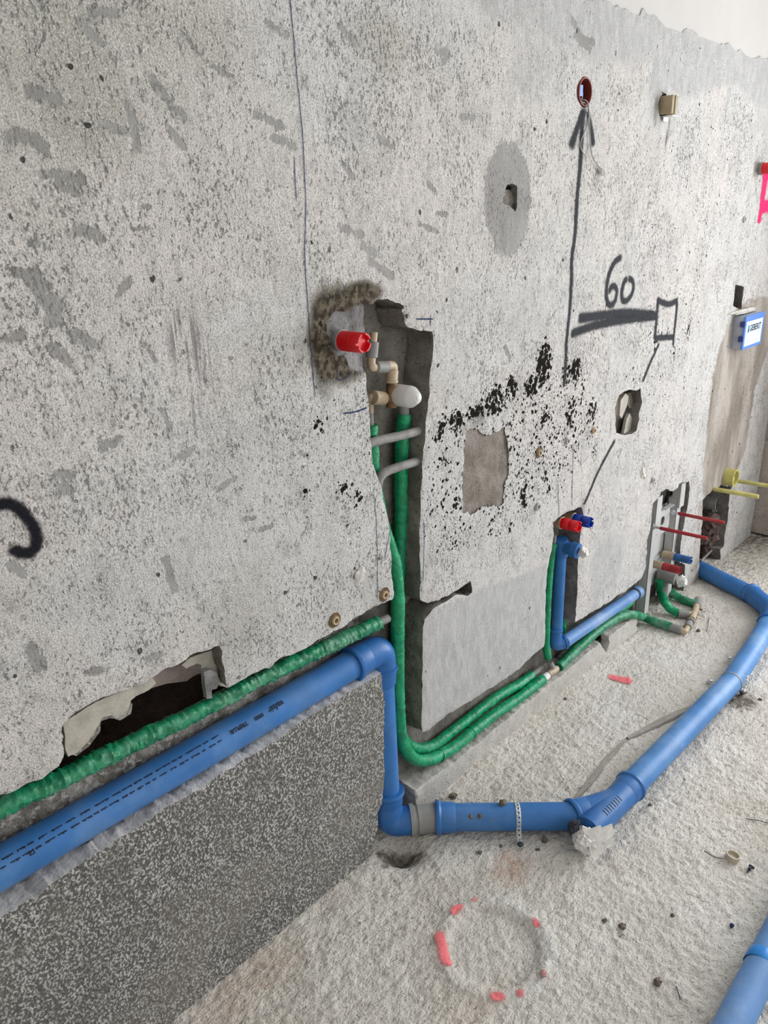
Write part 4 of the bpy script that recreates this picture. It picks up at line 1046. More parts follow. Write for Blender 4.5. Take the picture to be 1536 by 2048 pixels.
VX, VY = 1.243, 0.045
el = obj('elbow', sweep(fillet([(1.175, 0.047, 0.569), (VX, 0.046, 0.569), (VX - 0.001, 0.045, 0.49)], 0.055), R75 * 1.08, 32), M_bluedark, drain)
obj('collar', socket((1.135, 0.047, 0.569), (1, 0, 0), R75, 0.055), M_bluedark, el)
obj('collar', lathe((VX - 0.001, 0.045, 0.520), (0, 0, -1), [(0, R75 * 1.08), (0.002, R75 * 1.20), (0.010, R75 * 1.20), (0.014, R75 * 1.10), (0.05, R75 * 1.06), (0.055, R75)], 32), M_bluedark, el)
obj('pipe', sweep([Vector((VX - 0.001, 0.045, 0.52)).lerp(Vector((1.228, 0.022, 0.10)), t) for t in np.linspace(0, 1, 24)], 0.0335, 32), M_blue, drain)
E0 = Vector((1.228, 0.022, 0.115)); E1 = Vector((1.222, 0.014, 0.040)); DL = Vector((0.372, -0.320, 0.0)).normalized()
E2 = E1 + DL * 0.062
el = obj('elbow', sweep(fillet([E0, E1, E2], 0.045), R75 * 1.06, 32), M_bluedark, drain)
obj('collar', socket(E0 + Vector((0.001, 0.001, 0.028)), (-0.03, -0.04, -1), R75, 0.048), M_bluedark, el)
cp = obj('coupling', lathe(E2 - DL * 0.004, DL, [(0, R75 * 1.05), (0, R75 * 1.17), (0.012, R75 * 1.17), (0.014, R75 * 1.02), (0.020, R75 * 1.02), (0.022, R75 * 1.10), (0.026, R75 * 1.07), (0.080, R75 * 1.04), (0.086, R75 * 1.0)], 32), M_greyplastic, drain, 'grey plastic coupling')
L0 = E2 + DL * 0.068; L1 = Vector((1.5772, -0.3595, 0.04)) 
L0 = Vector((L0.x, L0.y, 0.040)); DL = (L1 - L0).normalized()
fp = obj('pipe', sweep([L0.lerp(L1, t) for t in np.linspace(0, 1, 24)], R75, 32), M_blue, drain)
obj('collar', socket(L0, DL, R75, 0.055), M_blue, fp)

# --- collector pipe on the floor with its wye and paper-plugged end
coll = thing('collector_pipe', (2.4, -0.43, 0.0), 'long blue drain pipe lying on the screed parallel to the wall', 'pipe')
K0 = Vector((1.745, -0.419, 0.040)); K1 = Vector((2.52, -0.444, 0.040)); K2 = Vector((2.80, -0.425, 0.040)); K3 = Vector((3.06, -0.402, 0.040)); K4 = Vector((3.155, -0.385, 0.040))
K5 = Vector((3.255, -0.275, 0.038)); K6 = Vector((3.40, 0.03, 0.034))
obj('pipe', sweep([K0.lerp(K1, t) for t in np.linspace(0, 1, 30)], R75, 36), M_bluemid, coll)
p2_ = obj('pipe', sweep(catmull([K1, K2, K3], 0.03), R75, 36), M_bluemid, coll)
obj('retaining_ring', lathe(K1 - Vector((0.006, 0, 0)), (1, -0.02, 0), [(0, R75 * 0.9), (0, R75 * 1.035), (0.007, R75 * 1.035), (0.007, R75 * 0.9)], 36), M_greyplastic, coll, 'dark ring on the pipe')
el = obj('elbow', sweep(fillet([K3, K4, K5], 0.06), R75 * 1.08, 32), M_bluedark, coll)
obj('collar', socket(K3 + (K3 - K4).normalized() * 0.03, K4 - K3, R75, 0.05), M_bluedark, el)
obj('collar', socket(K5 + (K5 - K4).normalized() * 0.03, K4 - K5, R75, 0.05), M_bluedark, el)
obj('pipe', sweep([K5.lerp(K6, t) for t in np.linspace(0, 1, 14)], R75, 32), M_blue, coll)
wd = (K1 - K0).normalized(); wm = K0 - wd * 0.05
WE = K0 - wd * 0.195
wye = obj('wye', sweep([WE.lerp(K0 + wd * 0.05, t) for t in np.linspace(0, 1, 12)], R75 * 1.06, 32), M_bluedark, coll)
BR = L1 - DL * 0.005
obj('branch', sweep([BR.lerp(wm, t) for t in np.linspace(0, 1, 10)], R75 * 1.06, 32), M_bluedark, wye)
obj('collar', socket(BR - DL * 0.006, wm - BR, R75, 0.055), M_bluedark, wye)
obj('collar', socket(K0 + wd * 0.05, -wd, R75, 0.055), M_bluedark, wye)
V = []; Fc = []
side = Vector((wd.y, -wd.x, 0))
for k in range(8):
    c = WE + wd * (0.055 + k * 0.011)
    for a in np.linspace(0.25, 0.72, 5):
        n_ = Vector((0, 0, 1)) * math.cos(a) + side * math.sin(a)
        V += [c + n_ * (R75 * 1.065), c + wd * 0.0035 + n_ * (R75 * 1.065)]
    q = k * 10
    for i in range(4): Fc.append((q + i * 2, q + i * 2 + 1, q + i * 2 + 3, q + i * 2 + 2))
obj('scale_marks', (V, Fc), M_black, wye, 'row of black scale marks', smooth=False)
def flap(o, pts):
    V = [Vector(o) + Vector(p) for p in pts]
    n = (V[1] - V[0]).cross(V[2] - V[0]).normalized() * 0.0012
    m = len(V)
    return V + [v + n for v in V], [tuple(range(m)), tuple(reversed(range(m, 2 * m)))] + [(i, (i + 1) % m, (i + 1) % m + m, i + m) for i in range(m)]
PO = WE + Vector((-0.034, -0.014, 0.004))
PAPER = [flap(PO, [(0.02, -0.02, 0.03), (0.05, -0.045, 0.045), (0.055, -0.055, 0.012), (0.02, -0.04, 0.0)]), flap(PO, [(-0.02, 0.0, 0.04), (0.015, -0.03, 0.055), (0.025, -0.045, 0.02), (-0.005, -0.03, 0.01)]),
         flap(PO, [(-0.03, -0.02, 0.02), (0.0, -0.045, 0.03), (0.0, -0.05, -0.015), (-0.03, -0.035, -0.02)]), flap(PO, [(0.03, -0.04, 0.0), (0.05, -0.06, 0.01), (0.045, -0.055, -0.02), (0.02, -0.045, -0.02)])]
tag(obj('paper_wad', merge(crumple(WE + Vector((-0.034, -0.014, 0.004)), 0.052, 5, (1.0, 1.05, 0.9)), *PAPER), M_paper, smooth=False), 'crumpled white paper wad stuffed into the open end of the floor wye', 'paper wad', 'paper wads')
rw = tag(obj('rag', crumple(WE + Vector((-0.040, 0.020, 0.036)), 0.024, 9, (1.3, 1, .8)), M_rubbershade, smooth=False), 'dark grey rag scrap tucked behind the paper wad on the wye', 'rag')

# --- pipe in the bottom right corner
cp2 = thing('drain_pipe', (1.3, -0.895, 0.0), 'pale blue pipe in the bottom right corner of the floor', 'pipe')
obj('pipe', sweep([Vector((0.75, -0.899, 0.036)).lerp(Vector((4.0, -0.888, 0.036)), t) for t in np.linspace(0, 1, 40)], 0.0345, 32), M_bluedusty, cp2)
obj('paint_spot', lathe((1.432, -0.8945, 0.036), (1, 0.003, 0), [(0, 0.0346), (0.002, 0.0356), (0.030, 0.0356), (0.032, 0.0346)], 32, False), M_bluespot, cp2, 'bright blue sleeve on the pipe')

# --- basin drain in the middle chase
bd = thing('basin_drain', (2.05, 0.03, 0.0), 'slim blue basin drain rising in the middle chase and running right along the wall foot', 'pipe')
T0 = Vector((2.1368, 0.045, 0.5342)); T1 = Vector((2.1302, 0.04, 0.2499))
obj('pipe', sweep([T0.lerp(T1, t) for t in np.linspace(0, 1, 16)], 0.0205, 28), M_blue, bd)
tp0 = Vector((2.1316, 0.045, 0.5853))
tee = obj('tee', lathe(tp0, T0 - tp0, [(0, 0.0235), (0.0, 0.026), (0.006, 0.026), (0.008, 0.0245), ((T0 - tp0).length + 0.012, 0.0245), ((T0 - tp0).length + 0.014, 0.021)], 28), M_bluedark, bd)
tb = Vector((2.1374, 0.045, 0.5597))
obj('branch', lathe(tb, (0, -1, -0.05), [(0, 0.022), (0.040, 0.022), (0.042, 0.026), (0.065, 0.026), (0.065, 0.020)], 28), M_bluedark, tee)
EL0 = Vector((2.1245, 0.04, 0.2405)); EL1 = Vector((2.1159, 0.036, 0.1899)); EL2 = Vector((2.1492, 0.018, 0.1938))
el = obj('elbow', sweep(fillet([EL0, EL1, EL2], 0.03), 0.0235, 28), M_bluedark, bd)
obj('collar', socket(EL0 + Vector((0, 0, 0.012)), (0, 0, -1), 0.0205, 0.04, 0.008), M_bluedark, el)
obj('collar', lathe(EL2, EL2 - EL1, [(-0.004, 0.022), (-0.004, 0.027), (0.005, 0.027), (0.006, 0.022)], 28), M_bluedark, el)
S0 = EL2; S1 = Vector((2.7377, 0.02, 0.1624))
obj('pipe', sweep([S0.lerp(S1, t) for t in np.linspace(0, 1, 24)], 0.0225, 28), M_bluedusty, bd)
sd = (S1 - S0).normalized()
obj('seal_ring', lathe(S1 - sd * 0.035, sd, [(0, 0.022), (0, 0.0245), (0.008, 0.0245), (0.008, 0.022)], 28), M_rubbershade, bd, 'dark rubber seal ring')
obj('collar', lathe(S1 - sd * 0.025, sd, [(0, 0.0228), (0.001, 0.0250), (0.030, 0.0250), (0.032, 0.021)], 28), M_bluedusty, bd)
tag(obj('paper_wad', crumple(tb + Vector((0.004, -0.082, -0.006)), 0.024, 12, (1, 1.1, 1.1)), M_paper, smooth=False), 'small brownish white paper wad plugging the basin drain in the middle chase', 'paper wad', 'paper wads')

# ------------------------------------------------------------------ green supply hoses
def wrinkle(seed, amp, per=0.011):
    def f(s, th):
        k = 0.5 + float(vnoise(s * 14, math.cos(th) + 2, seed + 5))
        return amp * (0.65 * k * math.sin(2 * math.pi * s / per + 2.6 * math.sin(th + seed) + 9 * float(vnoise(s * 55, th * 0.9, seed)))
                      + 1.9 * float(vnoise(s * 150, math.cos(th) * 2.6 + 3 + math.sin(th) * 1.4, seed + 2)) + 1.2 * float(vnoise(s * 30, math.cos(th + seed) * 1.5 + 5, seed + 7)))
    return f
def hose(name, pts, r, mat, label, seed, amp=0.0014, per=0.011, step=0.0040, n=22):
    P = catmull(pts, step)
    t = thing(name, P[0], label, 'hose', 'green insulated supply hoses')
    obj('insulation', sweep(P, r, n, True, wrinkle(seed, amp, per)), mat, t)
    return t, P
def sleeve(parent, p, d, L, r, mat, name='sleeve', label=None):
    return obj(name, lathe(p, d, [(0, r * 0.85), (0, r), (L * 0.1, r * 1.02), (L * 0.9, r * 1.02), (L, r), (L, r * 0.85)], 20), mat, parent, label)
h1, P = hose('supply_hose', [(0.1154, 0.034, 0.7041), (0.2111, 0.034, 0.695), (0.3041, 0.034, 0.6937), (0.4346, 0.034, 0.6884), (0.5849, 0.034, 0.6813), (0.7352, 0.034, 0.6749), (0.8975, 0.034, 0.6729), (1.0725, 0.034, 0.6638), (1.2281, 0.034, 0.6542)], 0.0175, M_greendusty, 'dusty green wrinkled hose above the long blue wall pipe', 1, 0.0030, 0.012, 0.0036)
sleeve(h1, P[-1], P[-1] - P[-3], 0.035, 0.011, M_conduit, 'pipe_end', 'bare grey pipe end')
h2, P = hose('supply_hose', [(1.3576, 0.05, 1.16), (1.3508, 0.052, 1.0967), (1.3485, 0.056, 0.9943), (1.3498, 0.06, 0.8866), (1.3434, 0.062, 0.7916), (1.3348, 0.064, 0.6944), (1.3271, 0.064, 0.5795), (1.32, 0.064, 0.4286), (1.3235, 0.064, 0.2809), (1.3531, 0.062, 0.2061), (1.385, 0.06, 0.1695), (1.4297, 0.06, 0.1416), (1.4784, 0.06, 0.1257), (1.5535, 0.06, 0.1263), (1.619, 0.06, 0.1266), (1.7944, 0.06, 0.1273), (1.9398, 0.06, 0.1081), (2.015, 0.06, 0.1071)], 0.0170, M_green, 'bright green hose running from the white plug down the back of the chase', 2, 0.0013)
sleeve(h2, P[0] + Vector((0, 0, 0.042)), (0, 0, -1), 0.045, 0.0125, M_greyplastic, 'sleeve', 'grey pipe end under the white plug')
sleeve(h2, P[-1], P[-1] - P[-4], 0.06, 0.010, M_conduit, 'pipe_end', 'bare grey pipe end')
h3, P = hose('supply_hose', [(1.2426, 0.052, 1.156), (1.243, 0.052, 1.0961), (1.248, 0.052, 1.0212), (1.2615, 0.046, 0.9167), (1.2811, 0.04, 0.846), (1.2947, 0.034, 0.7887), (1.2952, 0.028, 0.7209), (1.2922, 0.026, 0.6372), (1.2885, 0.026, 0.5238), (1.2867, 0.026, 0.405), (1.2916, 0.026, 0.2987), (1.3063, 0.026, 0.2343), (1.3432, 0.026, 0.1753), (1.4, 0.026, 0.1342), (1.4599, 0.026, 0.116), (1.5419, 0.026, 0.1057), (1.6281, 0.026, 0.1098), (1.7463, 0.026, 0.1087), (1.8885, 0.026, 0.0974), (2.0321, 0.026, 0.0966)], 0.0172, M_green, 'bright green hose in front, curving out of the chase along the upstand', 3, 0.0013)
sleeve(h3, P[0] + Vector((0, 0, 0.055)), (0, 0, -1), 0.06, 0.0075, M_conduit, 'pipe_end', 'narrow grey pipe end')
sleeve(h3, P[-1], P[-1] - P[-4], 0.030, 0.0125, M_whitefilm, 'sleeve', 'white printed pipe end')
for q, w_ in (((1.4599, 0.026, 0.116), (1.474, 0.026, 0.1112)), ((1.6151, 0.026, 0.1097), (1.6307, 0.026, 0.1102))):
    obj('tape_band', lathe(q, Vector(w_) - Vector(q), [(0, 0.0165), (0, 0.0192), (0.004, 0.0192), (0.004, 0.0165)], 20), M_green, h3)
# fitting where the basin branch leaves
ft = thing('hose_fitting', (2.0946, 0.03, 0.097), 'pale brass tee joining the front hose below the basin drain', 'fitting')
FT = Vector((2.098, 0.026, 0.097)); fd = (Vector((2.216, 0.026, 0.0906)) - FT).normalized()
obj('tee_body', lathe(FT - fd * 0.03, fd, [(0, 0.010), (0.012, 0.011), (0.02, 0.013), (0.05, 0.013), (0.058, 0.010)], 18), M_beige, ft)
obj('tee_branch', lathe(FT, Vector((2.0903, 0.04, 0.1438)) - FT, [(0, 0.010), (0.02, 0.012), (0.036, 0.010)], 18), M_conduit, ft)
obj('tee_rear', lathe(Vector((2.1973, 0.06, 0.086)), (1, 0.0, 0.2), [(0, 0.010), (0.015, 0.013), (0.035, 0.013), (0.05, 0.009)], 18), M_conduit, ft)
h4, P = hose('supply_hose', [(2.0725, 0.034, 0.1585), (2.0646, 0.04, 0.2115), (2.073, 0.048, 0.3027), (2.0744, 0.05, 0.397), (2.0824, 0.052, 0.4867), (2.095, 0.054, 0.5586), (2.1067, 0.054, 0.5693)], 0.0135, M_green, 'green hose rising at the left of the basin drain', 4, 0.0008)
sleeve(h4, Vector((2.1041, 0.054, 0.5629)), (0, 0, 1), 0.045, 0.0075, M_conduit, 'pipe_end')
h5, P = hose('supply_hose', [(2.2125, 0.066, 0.5648), (2.2215, 0.07, 0.4507), (2.2223, 0.07, 0.3132), (2.2188, 0.068, 0.2143), (2.2389, 0.066, 0.1234), (2.3547, 0.064, 0.1045), (2.5122, 0.064, 0.0955), (2.66, 0.064, 0.088), (2.7855, 0.066, 0.0806)], 0.0150, M_green, 'dark green hose behind the basin drain', 5, 0.0008)
h6, P = hose('supply_hose', [(2.1353, 0.024, 0.0963), (2.2108, 0.024, 0.1063), (2.3001, 0.024, 0.1159), (2.4091, 0.022, 0.124), (2.5171, 0.016, 0.1257), (2.6033, 0.01, 0.1139), (2.664, 0, 0.0968), (2.788, 0.0118, 0.03), (2.7984, -0.0383, 0.022), (2.8023, -0.1068, 0.019)], 0.0172, M_greendusty, 'pale green ribbed hose leaving the upstand towards the floor tee', 6, 0.0014, 0.010)
sleeve(h6, P[-1] - (P[-1] - P[-4]).normalized() * 0.004, P[-1] - P[-4], 0.045, 0.0165, M_greyplastic, 'sleeve', 'grey hose end sleeve')
# floor tee beside the cistern frame
fl = thing('hose_fitting', (2.9572, -0.1325, 0), 'beige and grey branched fitting on the floor near the cistern frame', 'fitting')
A0 = Vector((2.8034, -0.1376, 0.018)); A1 = Vector((2.7989, -0.1641, 0.018)); A2 = Vector((2.9223, -0.1424, 0.018)); A3 = Vector((2.98, -0.1296, 0.018)); A4 = Vector((3.062, -0.1075, 0.018)); A5 = Vector((2.9448, -0.1079, 0.018))
obj('elbow', sweep(fillet([A0, A1, A1.lerp(A2, .5)], 0.02), 0.0115, 18), M_beige, fl)
obj('union', lathe(A1.lerp(A2, .35), A2 - A1, [(0, 0.011), (0, 0.0155), (0.035, 0.0155), (0.04, 0.012), (0.05, 0.012), (0.05, 0.017), (0.06, 0.017), (0.06, 0.011)], 20), M_greyplastic, fl)
obj('tee_body', sweep([A2, A3, A4], 0.0125, 18), M_beige, fl)
obj('tee_branch', lathe(A3, A5 - A3, [(0, 0.010), ((A5 - A3).length, 0.010)], 18), M_beige, fl)
obj('sleeve', lathe(A4 + (A4 - A3).normalized() * 0.05, A3 - A4, [(0, 0.012), (0.0, 0.0165), (0.06, 0.0165), (0.065, 0.011)], 20), M_greyplastic, fl)
h7, P = hose('supply_hose', [(2.983, 0.035, 0.1207), (3.012, 0.034, 0.0499), (2.9296, -0.0225, 0.05), (2.9331, -0.0474, 0.026), (2.9311, -0.0835, 0.02)], 0.0180, M_green, 'bright green ribbed hose hanging inside the cistern frame', 7, 0.0014, 0.009)
sleeve(h7, P[-1] - (P[-1] - P[-4]).normalized() * 0.004, A5 - P[-1], 0.042, 0.0170, M_greyplastic, 'sleeve', 'grey hose end sleeve')
h8, P = hose('supply_hose', [(3.0692, -0.1089, 0.018), (3.0659, -0.0754, 0.018), (3.0736, -0.0325, 0.018), (3.0864, 0.0068, 0.02), (3.1678, 0.06, -0.0058)], 0.0170, M_greendusty, 'dull dark green hose behind the cistern frame', 8, 0.0012, 0.009)

# ------------------------------------------------------------------ shower valve in the tall chase
def plug(parent_name, p, d, L, r, mat, label, cat, base_mat=M_beige, base=0.018, group=None):
    """slotted test plug screwed into a fitting: d points out of the wall"""
    d = Vector(d).normalized(); p = Vector(p)
    t = thing(parent_name, p, label, cat, group)
    obj('thread_seat', lathe(p, d, [(0, r * 0.8), (0, r * 1.02), (base * 0.85, r * 1.02), (base, r * 1.14), (base + 0.004, r * 1.14), (base + 0.004, r * 0.8)], 26), base_mat, t, 'fitting seat')
    n = 32; V = []; Fc = []
    up = Vector((0, 0, 1)); N = (up - d * up.dot(d)).normalized(); B = d.cross(N)
    prof = [(base + 0.002, r), (L * 0.62, r), (L * 0.63, r * 0.97), (L * 0.66, r * 0.97), (L * 0.67, r), (L - 0.003, r * 0.99), (L, r * 0.95), (L, r * 0.80), (L - 0.010, r * 0.78), (L - 0.010, 0.0005)]
    for k, (s, rr_) in enumerate(prof):
        for i in range(n):
            th = 2 * math.pi * i / n
            ss = s
            if 5 <= k <= 7 and (i % 8) in (0, 1): ss = s - 0.007      # slots in the rim
            V.append(p + d * ss + N * (rr_ * math.cos(th)) + B * (rr_ * math.sin(th)))
    for k in range(len(prof) - 1):
        for i in range(n):
            j = (i + 1) % n; Fc.append((k * n + i, k * n + j, (k + 1) * n + j, (k + 1) * n + i))
    obj('cap', (V, Fc), mat, t)
    return t
OUTW = (0, -1, 0)
plug('test_plug', (1.1107, 0.006, 1.3674), (0.02, -1, 0.0), 0.072, 0.0205, M_red, 'bright red plug beside the tall chase', 'plug', M_greyplastic, 0.008, 'test plugs')
vb = thing('valve_fittings', (1.2746, 0.04, 1.2563), 'chain of beige elbows and grey unions in the tall chase', 'fitting')
Y1 = 0.030
def cyl(name, a, b, r0, r1, mat, par, lab=None, n=20):
    a = Vector(a); b = Vector(b); L = (b - a).length
    return obj(name, lathe(a, b - a, [(0, r0 * 0.9), (L * 0.04, r0), (L * 0.96, r1), (L, r1 * 0.9)], n), mat, par, lab)
cyl('top_nipple', (1.241, 0.03, 1.3682), (1.2368, 0.03, 1.3471), 0.0085, 0.0085, M_beige, vb)
cyl('union', (1.2369, 0.03, 1.3482), (1.2304, 0.03, 1.3142), 0.0135, 0.0135, M_greyplastic, vb, 'grey union')
obj('elbow', sweep(fillet([(1.2305, 0.03, 1.3164), (1.2277, 0.03, 1.2915), (1.2503, 0.03, 1.2893)], 0.012), 0.0095, 18), M_beige, vb)
obj('elbow_cap', lathe(Vector((1.2311, 0.03, 1.2943)) + Vector((0, 0.004, 0)), (-0.3, -1, 0), [(0, 0.009), (0.012, 0.009), (0.014, 0.006)], 18), M_beige, vb)
cyl('union', (1.2423, 0.03, 1.2916), (1.28, 0.03, 1.2861), 0.0135, 0.0135, M_greyplastic, vb, 'pale grey union')
obj('elbow', sweep(fillet([(1.2768, 0.03, 1.2899), (1.302, 0.03, 1.2863), (1.2998, 0.03, 1.2706)], 0.014), 0.0105, 18), M_beige, vb)
nut = cyl('nut', (1.2983, 0.03, 1.2766), (1.2939, 0.03, 1.2509), 0.0140, 0.0140, M_beige, vb, None, 12)
cyl('nut_bead', (1.2941, 0.03, 1.2543), (1.2938, 0.03, 1.2486), 0.0155, 0.0155, M_beige, nut)
body = cyl('tee_body', (1.294, 0.03, 1.2521), (1.2918, 0.03, 1.1908), 0.0125, 0.0125, M_brass, vb, 'dark tarnished brass tee')
cyl('tee_branch', (1.2925, 0.03, 1.2118), (1.2605, 0.03, 1.2174), 0.0105, 0.0105, M_brass, body)
cyl('side_nut', (1.2671, 0.03, 1.2162), (1.231, 0.03, 1.2249), 0.0155, 0.0165, M_beige, vb, None, 14)
obj('elbow', sweep(fillet([(1.2428, 0.035, 1.2245), (1.2301, 0.04, 1.2261), (1.2383, 0.048, 1.1879)], 0.012), 0.0085, 18), M_beige, vb)
wp = thing('test_plug', (1.3075, 0.034, 1.2168), 'large white blunt-tipped plug in the tall chase', 'plug', 'test plugs')
obj('cap', lathe((1.3076, 0.034, 1.218), (0.02, -1, 0.0), [(0, 0.018), (0, 0.0235), (0.004, 0.0252), (0.048, 0.0255), (0.054, 0.0240), (0.069, 0.0140), (0.072, 0.011), (0.072, 0.0005)], 24), M_whitecap, wp)
obj('tip_disc', lathe(Vector((1.3076, 0.034, 1.218)) + Vector((0.0014, -0.0715, 0)), (0.02, -1, 0.0), [(0, 0.0085), (0.002, 0.0085), (0.003, 0.007), (0.003, 0.0004)], 20), M_whitecap, wp)
for pts, lab in (([(1.187, 0.024, 1.123), (1.2412, 0.022, 1.1255), (1.308, 0.02, 1.1209), (1.3999, 0.02, 1.1189)], 'grey dusty conduit stub crossing the tall chase above'), ([(1.2263, 0.026, 1.0012), (1.2373, 0.022, 1.0361), (1.279, 0.02, 1.0469), (1.3988, 0.02, 1.043)], 'bent grey conduit stub crossing the tall chase below')):
    tag(obj('conduit', sweep(catmull(pts, 0.006), 0.0108, 18, True, wrinkle(21, 0.0007, 0.03)), M_conduit), lab, 'conduit', 'conduits crossing the chase')

# basin outlets
plug('test_plug', (2.0811, 0.046, 0.6651), (0.02, -1, 0.01), 0.094, 0.0185, M_red, 'red plug above the basin drain', 'plug', M_beige, 0.028, 'test plugs')
plug('test_plug', (2.1582, 0.046, 0.656), (0.02, -1, 0.01), 0.094, 0.0185, M_blueplug, 'deep blue plug above the basin drain', 'plug', M_beige, 0.028, 'test plugs')
# far red plug
plug('test_plug', (3.4393, 0.006, 1.7533), (0.0, -1, 0.0), 0.075, 0.0215, M_red, 'red plug high on the far wall above the pink stroke', 'plug', M_greyplastic, 0.018, 'test plugs')

# ------------------------------------------------------------------ cistern frame
fr = thing('cistern_mount', (2.90, 0.03, 0.0), 'pale steel cistern mounting frame standing in the niche', 'cistern mount')
def leg(x0, z1, lab=None):
    # open channel: front flange, side web, rear flange
    parts = [box((x0 + 0.019, 0.022, z1 / 2), 0.038, 0.003, z1), box((x0 + 0.0015, 0.042, z1 / 2), 0.003, 0.040, z1), box((x0 + 0.019, 0.061, z1 / 2), 0.038, 0.003, z1),
             box((x0 + 0.036, 0.027, z1 / 2), 0.003, 0.010, z1)]
    L = obj('leg', merge(*parts), M_paintedsteel, fr, lab, smooth=False)
    for k in range(5):
        obj('bolt_hole_disc', lathe((x0 + 0.019, 0.0212, 0.09 + 0.09 * k), OUTW, [(0, 0.0035), (0.0004, 0.0035), (0.0004, 0.0003)], 12), M_rubbershade, L)  # dark disc painted for the shade of a hole; nothing is cut
    obj('head_plate', merge(box((x0 + 0.024, 0.014, z1 + 0.015), 0.046, 0.003, 0.11), box((x0 + 0.003, 0.030, z1 + 0.015), 0.003, 0.034, 0.11)), M_paintedsteel, L, smooth=False)
    obj('foot', merge(box((x0 + 0.019, 0.040, 0.004), 0.055, 0.05, 0.006), box((x0 + 0.035, 0.012, 0.012), 0.012, 0.012, 0.022)), M_zinc, L, smooth=False)
    return L
leg(2.822, 0.475); leg(3.052, 0.475)
pl = circle_poly(2.965, 0.405, 0.0)
plate = [(2.862, 0.375), (2.862, 0.400), (2.895, 0.455), (2.925, 0.470), (2.975, 0.470), (3.000, 0.440), (3.000, 0.365), (2.955, 0.350), (2.90, 0.362)]
def plate_hole(poly, c, r, y0, y1):
    n = 24; V = []; Fc = []
    ang = [2 * math.pi * k / n for k in range(n)]
    def ray_hit(a):
        dx, dz = math.cos(a), math.sin(a); best = 9
        for k in range(len(poly)):
            (x1, z1), (x2, z2) = poly[k], poly[(k + 1) % len(poly)]
            ex, ez = x2 - x1, z2 - z1; den = dx * ez - dz * ex
            if abs(den) < 1e-9: continue
            t = ((x1 - c[0]) * ez - (z1 - c[1]) * ex) / den; s = ((x1 - c[0]) * dz - (z1 - c[1]) * dx) / den
            if t > 0 and 0 <= s <= 1: best = min(best, t)
        return best
    for y in (y0, y1):
        for a in ang:
            R_ = ray_hit(a)
            V.append((c[0] + r * math.cos(a), y, c[1] + r * math.sin(a))); V.append((c[0] + R_ * math.cos(a), y, c[1] + R_ * math.sin(a)))
    m = 2 * n
    for k in range(n):
        j = (k + 1) % n
        a, b, c_, d = 2 * k, 2 * k + 1, 2 * j + 1, 2 * j
        Fc += [(a, d, c_, b), (a + m, b + m, c_ + m, d + m), (b, c_, c_ + m, b + m), (a, a + m, d + m, d)]
    return V, Fc
obj('bracket_plate', plate_hole(plate, (2.930, 0.412), 0.020, 0.028, 0.032), M_paintedsteel, fr, 'pale bracket plate with a round hole', smooth=False)
obj('bracket_lip', merge(box((2.955, 0.020, 0.469), 0.075, 0.020, 0.003), box((2.985, 0.042, 0.40), 0.003, 0.026, 0.13)), M_paintedsteel, fr, smooth=False)
obj('rear_panel', box((3.02, 0.066, 0.27), 0.11, 0.003, 0.36), M_paintedsteel, fr, smooth=False)
obj('cross_bar', box((2.955, 0.060, 0.20), 0.20, 0.006, 0.045), M_paintedsteel, fr, smooth=False)
for px in ((1311, 1054), (1347, 1026)):
    pass
for q in ((2.8348, 0.026, 0.417), (3.0095, 0.026, 0.4282)):
    r_ = obj('threaded_rod', lathe(q, (0.03, -1, 0.012), [(0, 0.0055), (0.2, 0.0055)], 14), M_zinc, fr)
    obj('rod_sleeve', lathe(Vector(q) + Vector((0.001, -0.030, 0)), (0.03, -1, 0.012), [(0, 0.006), (0, 0.0072), (0.182, 0.0072), (0.184, 0.006), (0.184, 0.0045)], 16), M_reddull, r_, 'red protective sleeve')
    obj('rod_nut', lathe(q, (0.03, -1, 0.012), [(0, 0.011), (0.010, 0.011), (0.010, 0.006)], 6), M_zinc, r_)
plug('test_plug', (2.9118, 0.046, 0.2206), (0.03, -1, 0.012), 0.120, 0.0165, M_reddull, 'dull red plug low in the cistern frame', 'plug', M_beige, 0.042, 'test plugs')
plug('test_plug', (3.0282, 0.05, 0.2234), (0.03, -1, 0.012), 0.122, 0.0165, M_blueplugdull, 'medium blue plug low in the cistern frame', 'plug', M_beige, 0.046, 'test plugs')
dr = thing('frame_drain', (3.0073, 0.04, 0.1293), 'short grey drain elbow below the plugs in the cistern frame', 'pipe')
dp = Vector((3.0087, 0.05, 0.133))
obj('elbow', lathe(dp, OUTW, [(0, 0.022), (0, 0.026), (0.075, 0.026), (0.075, 0.021)], 24), M_greyplastic, dr)
obj('drop', lathe(dp + Vector((0.01, -0.02, 0.0)), (0, 0, -1), [(0, 0.022), (0.12, 0.022)], 24), M_greyplastic, dr)
tag(obj('film_wad', crumple(dp + Vector((0.012, -0.092, -0.012)), 0.034, 17, (0.9, 0.9, 1.15)), M_whitefilm, smooth=False), 'crumpled white plastic film stuffed in the grey drain of the cistern frame', 'plastic film')

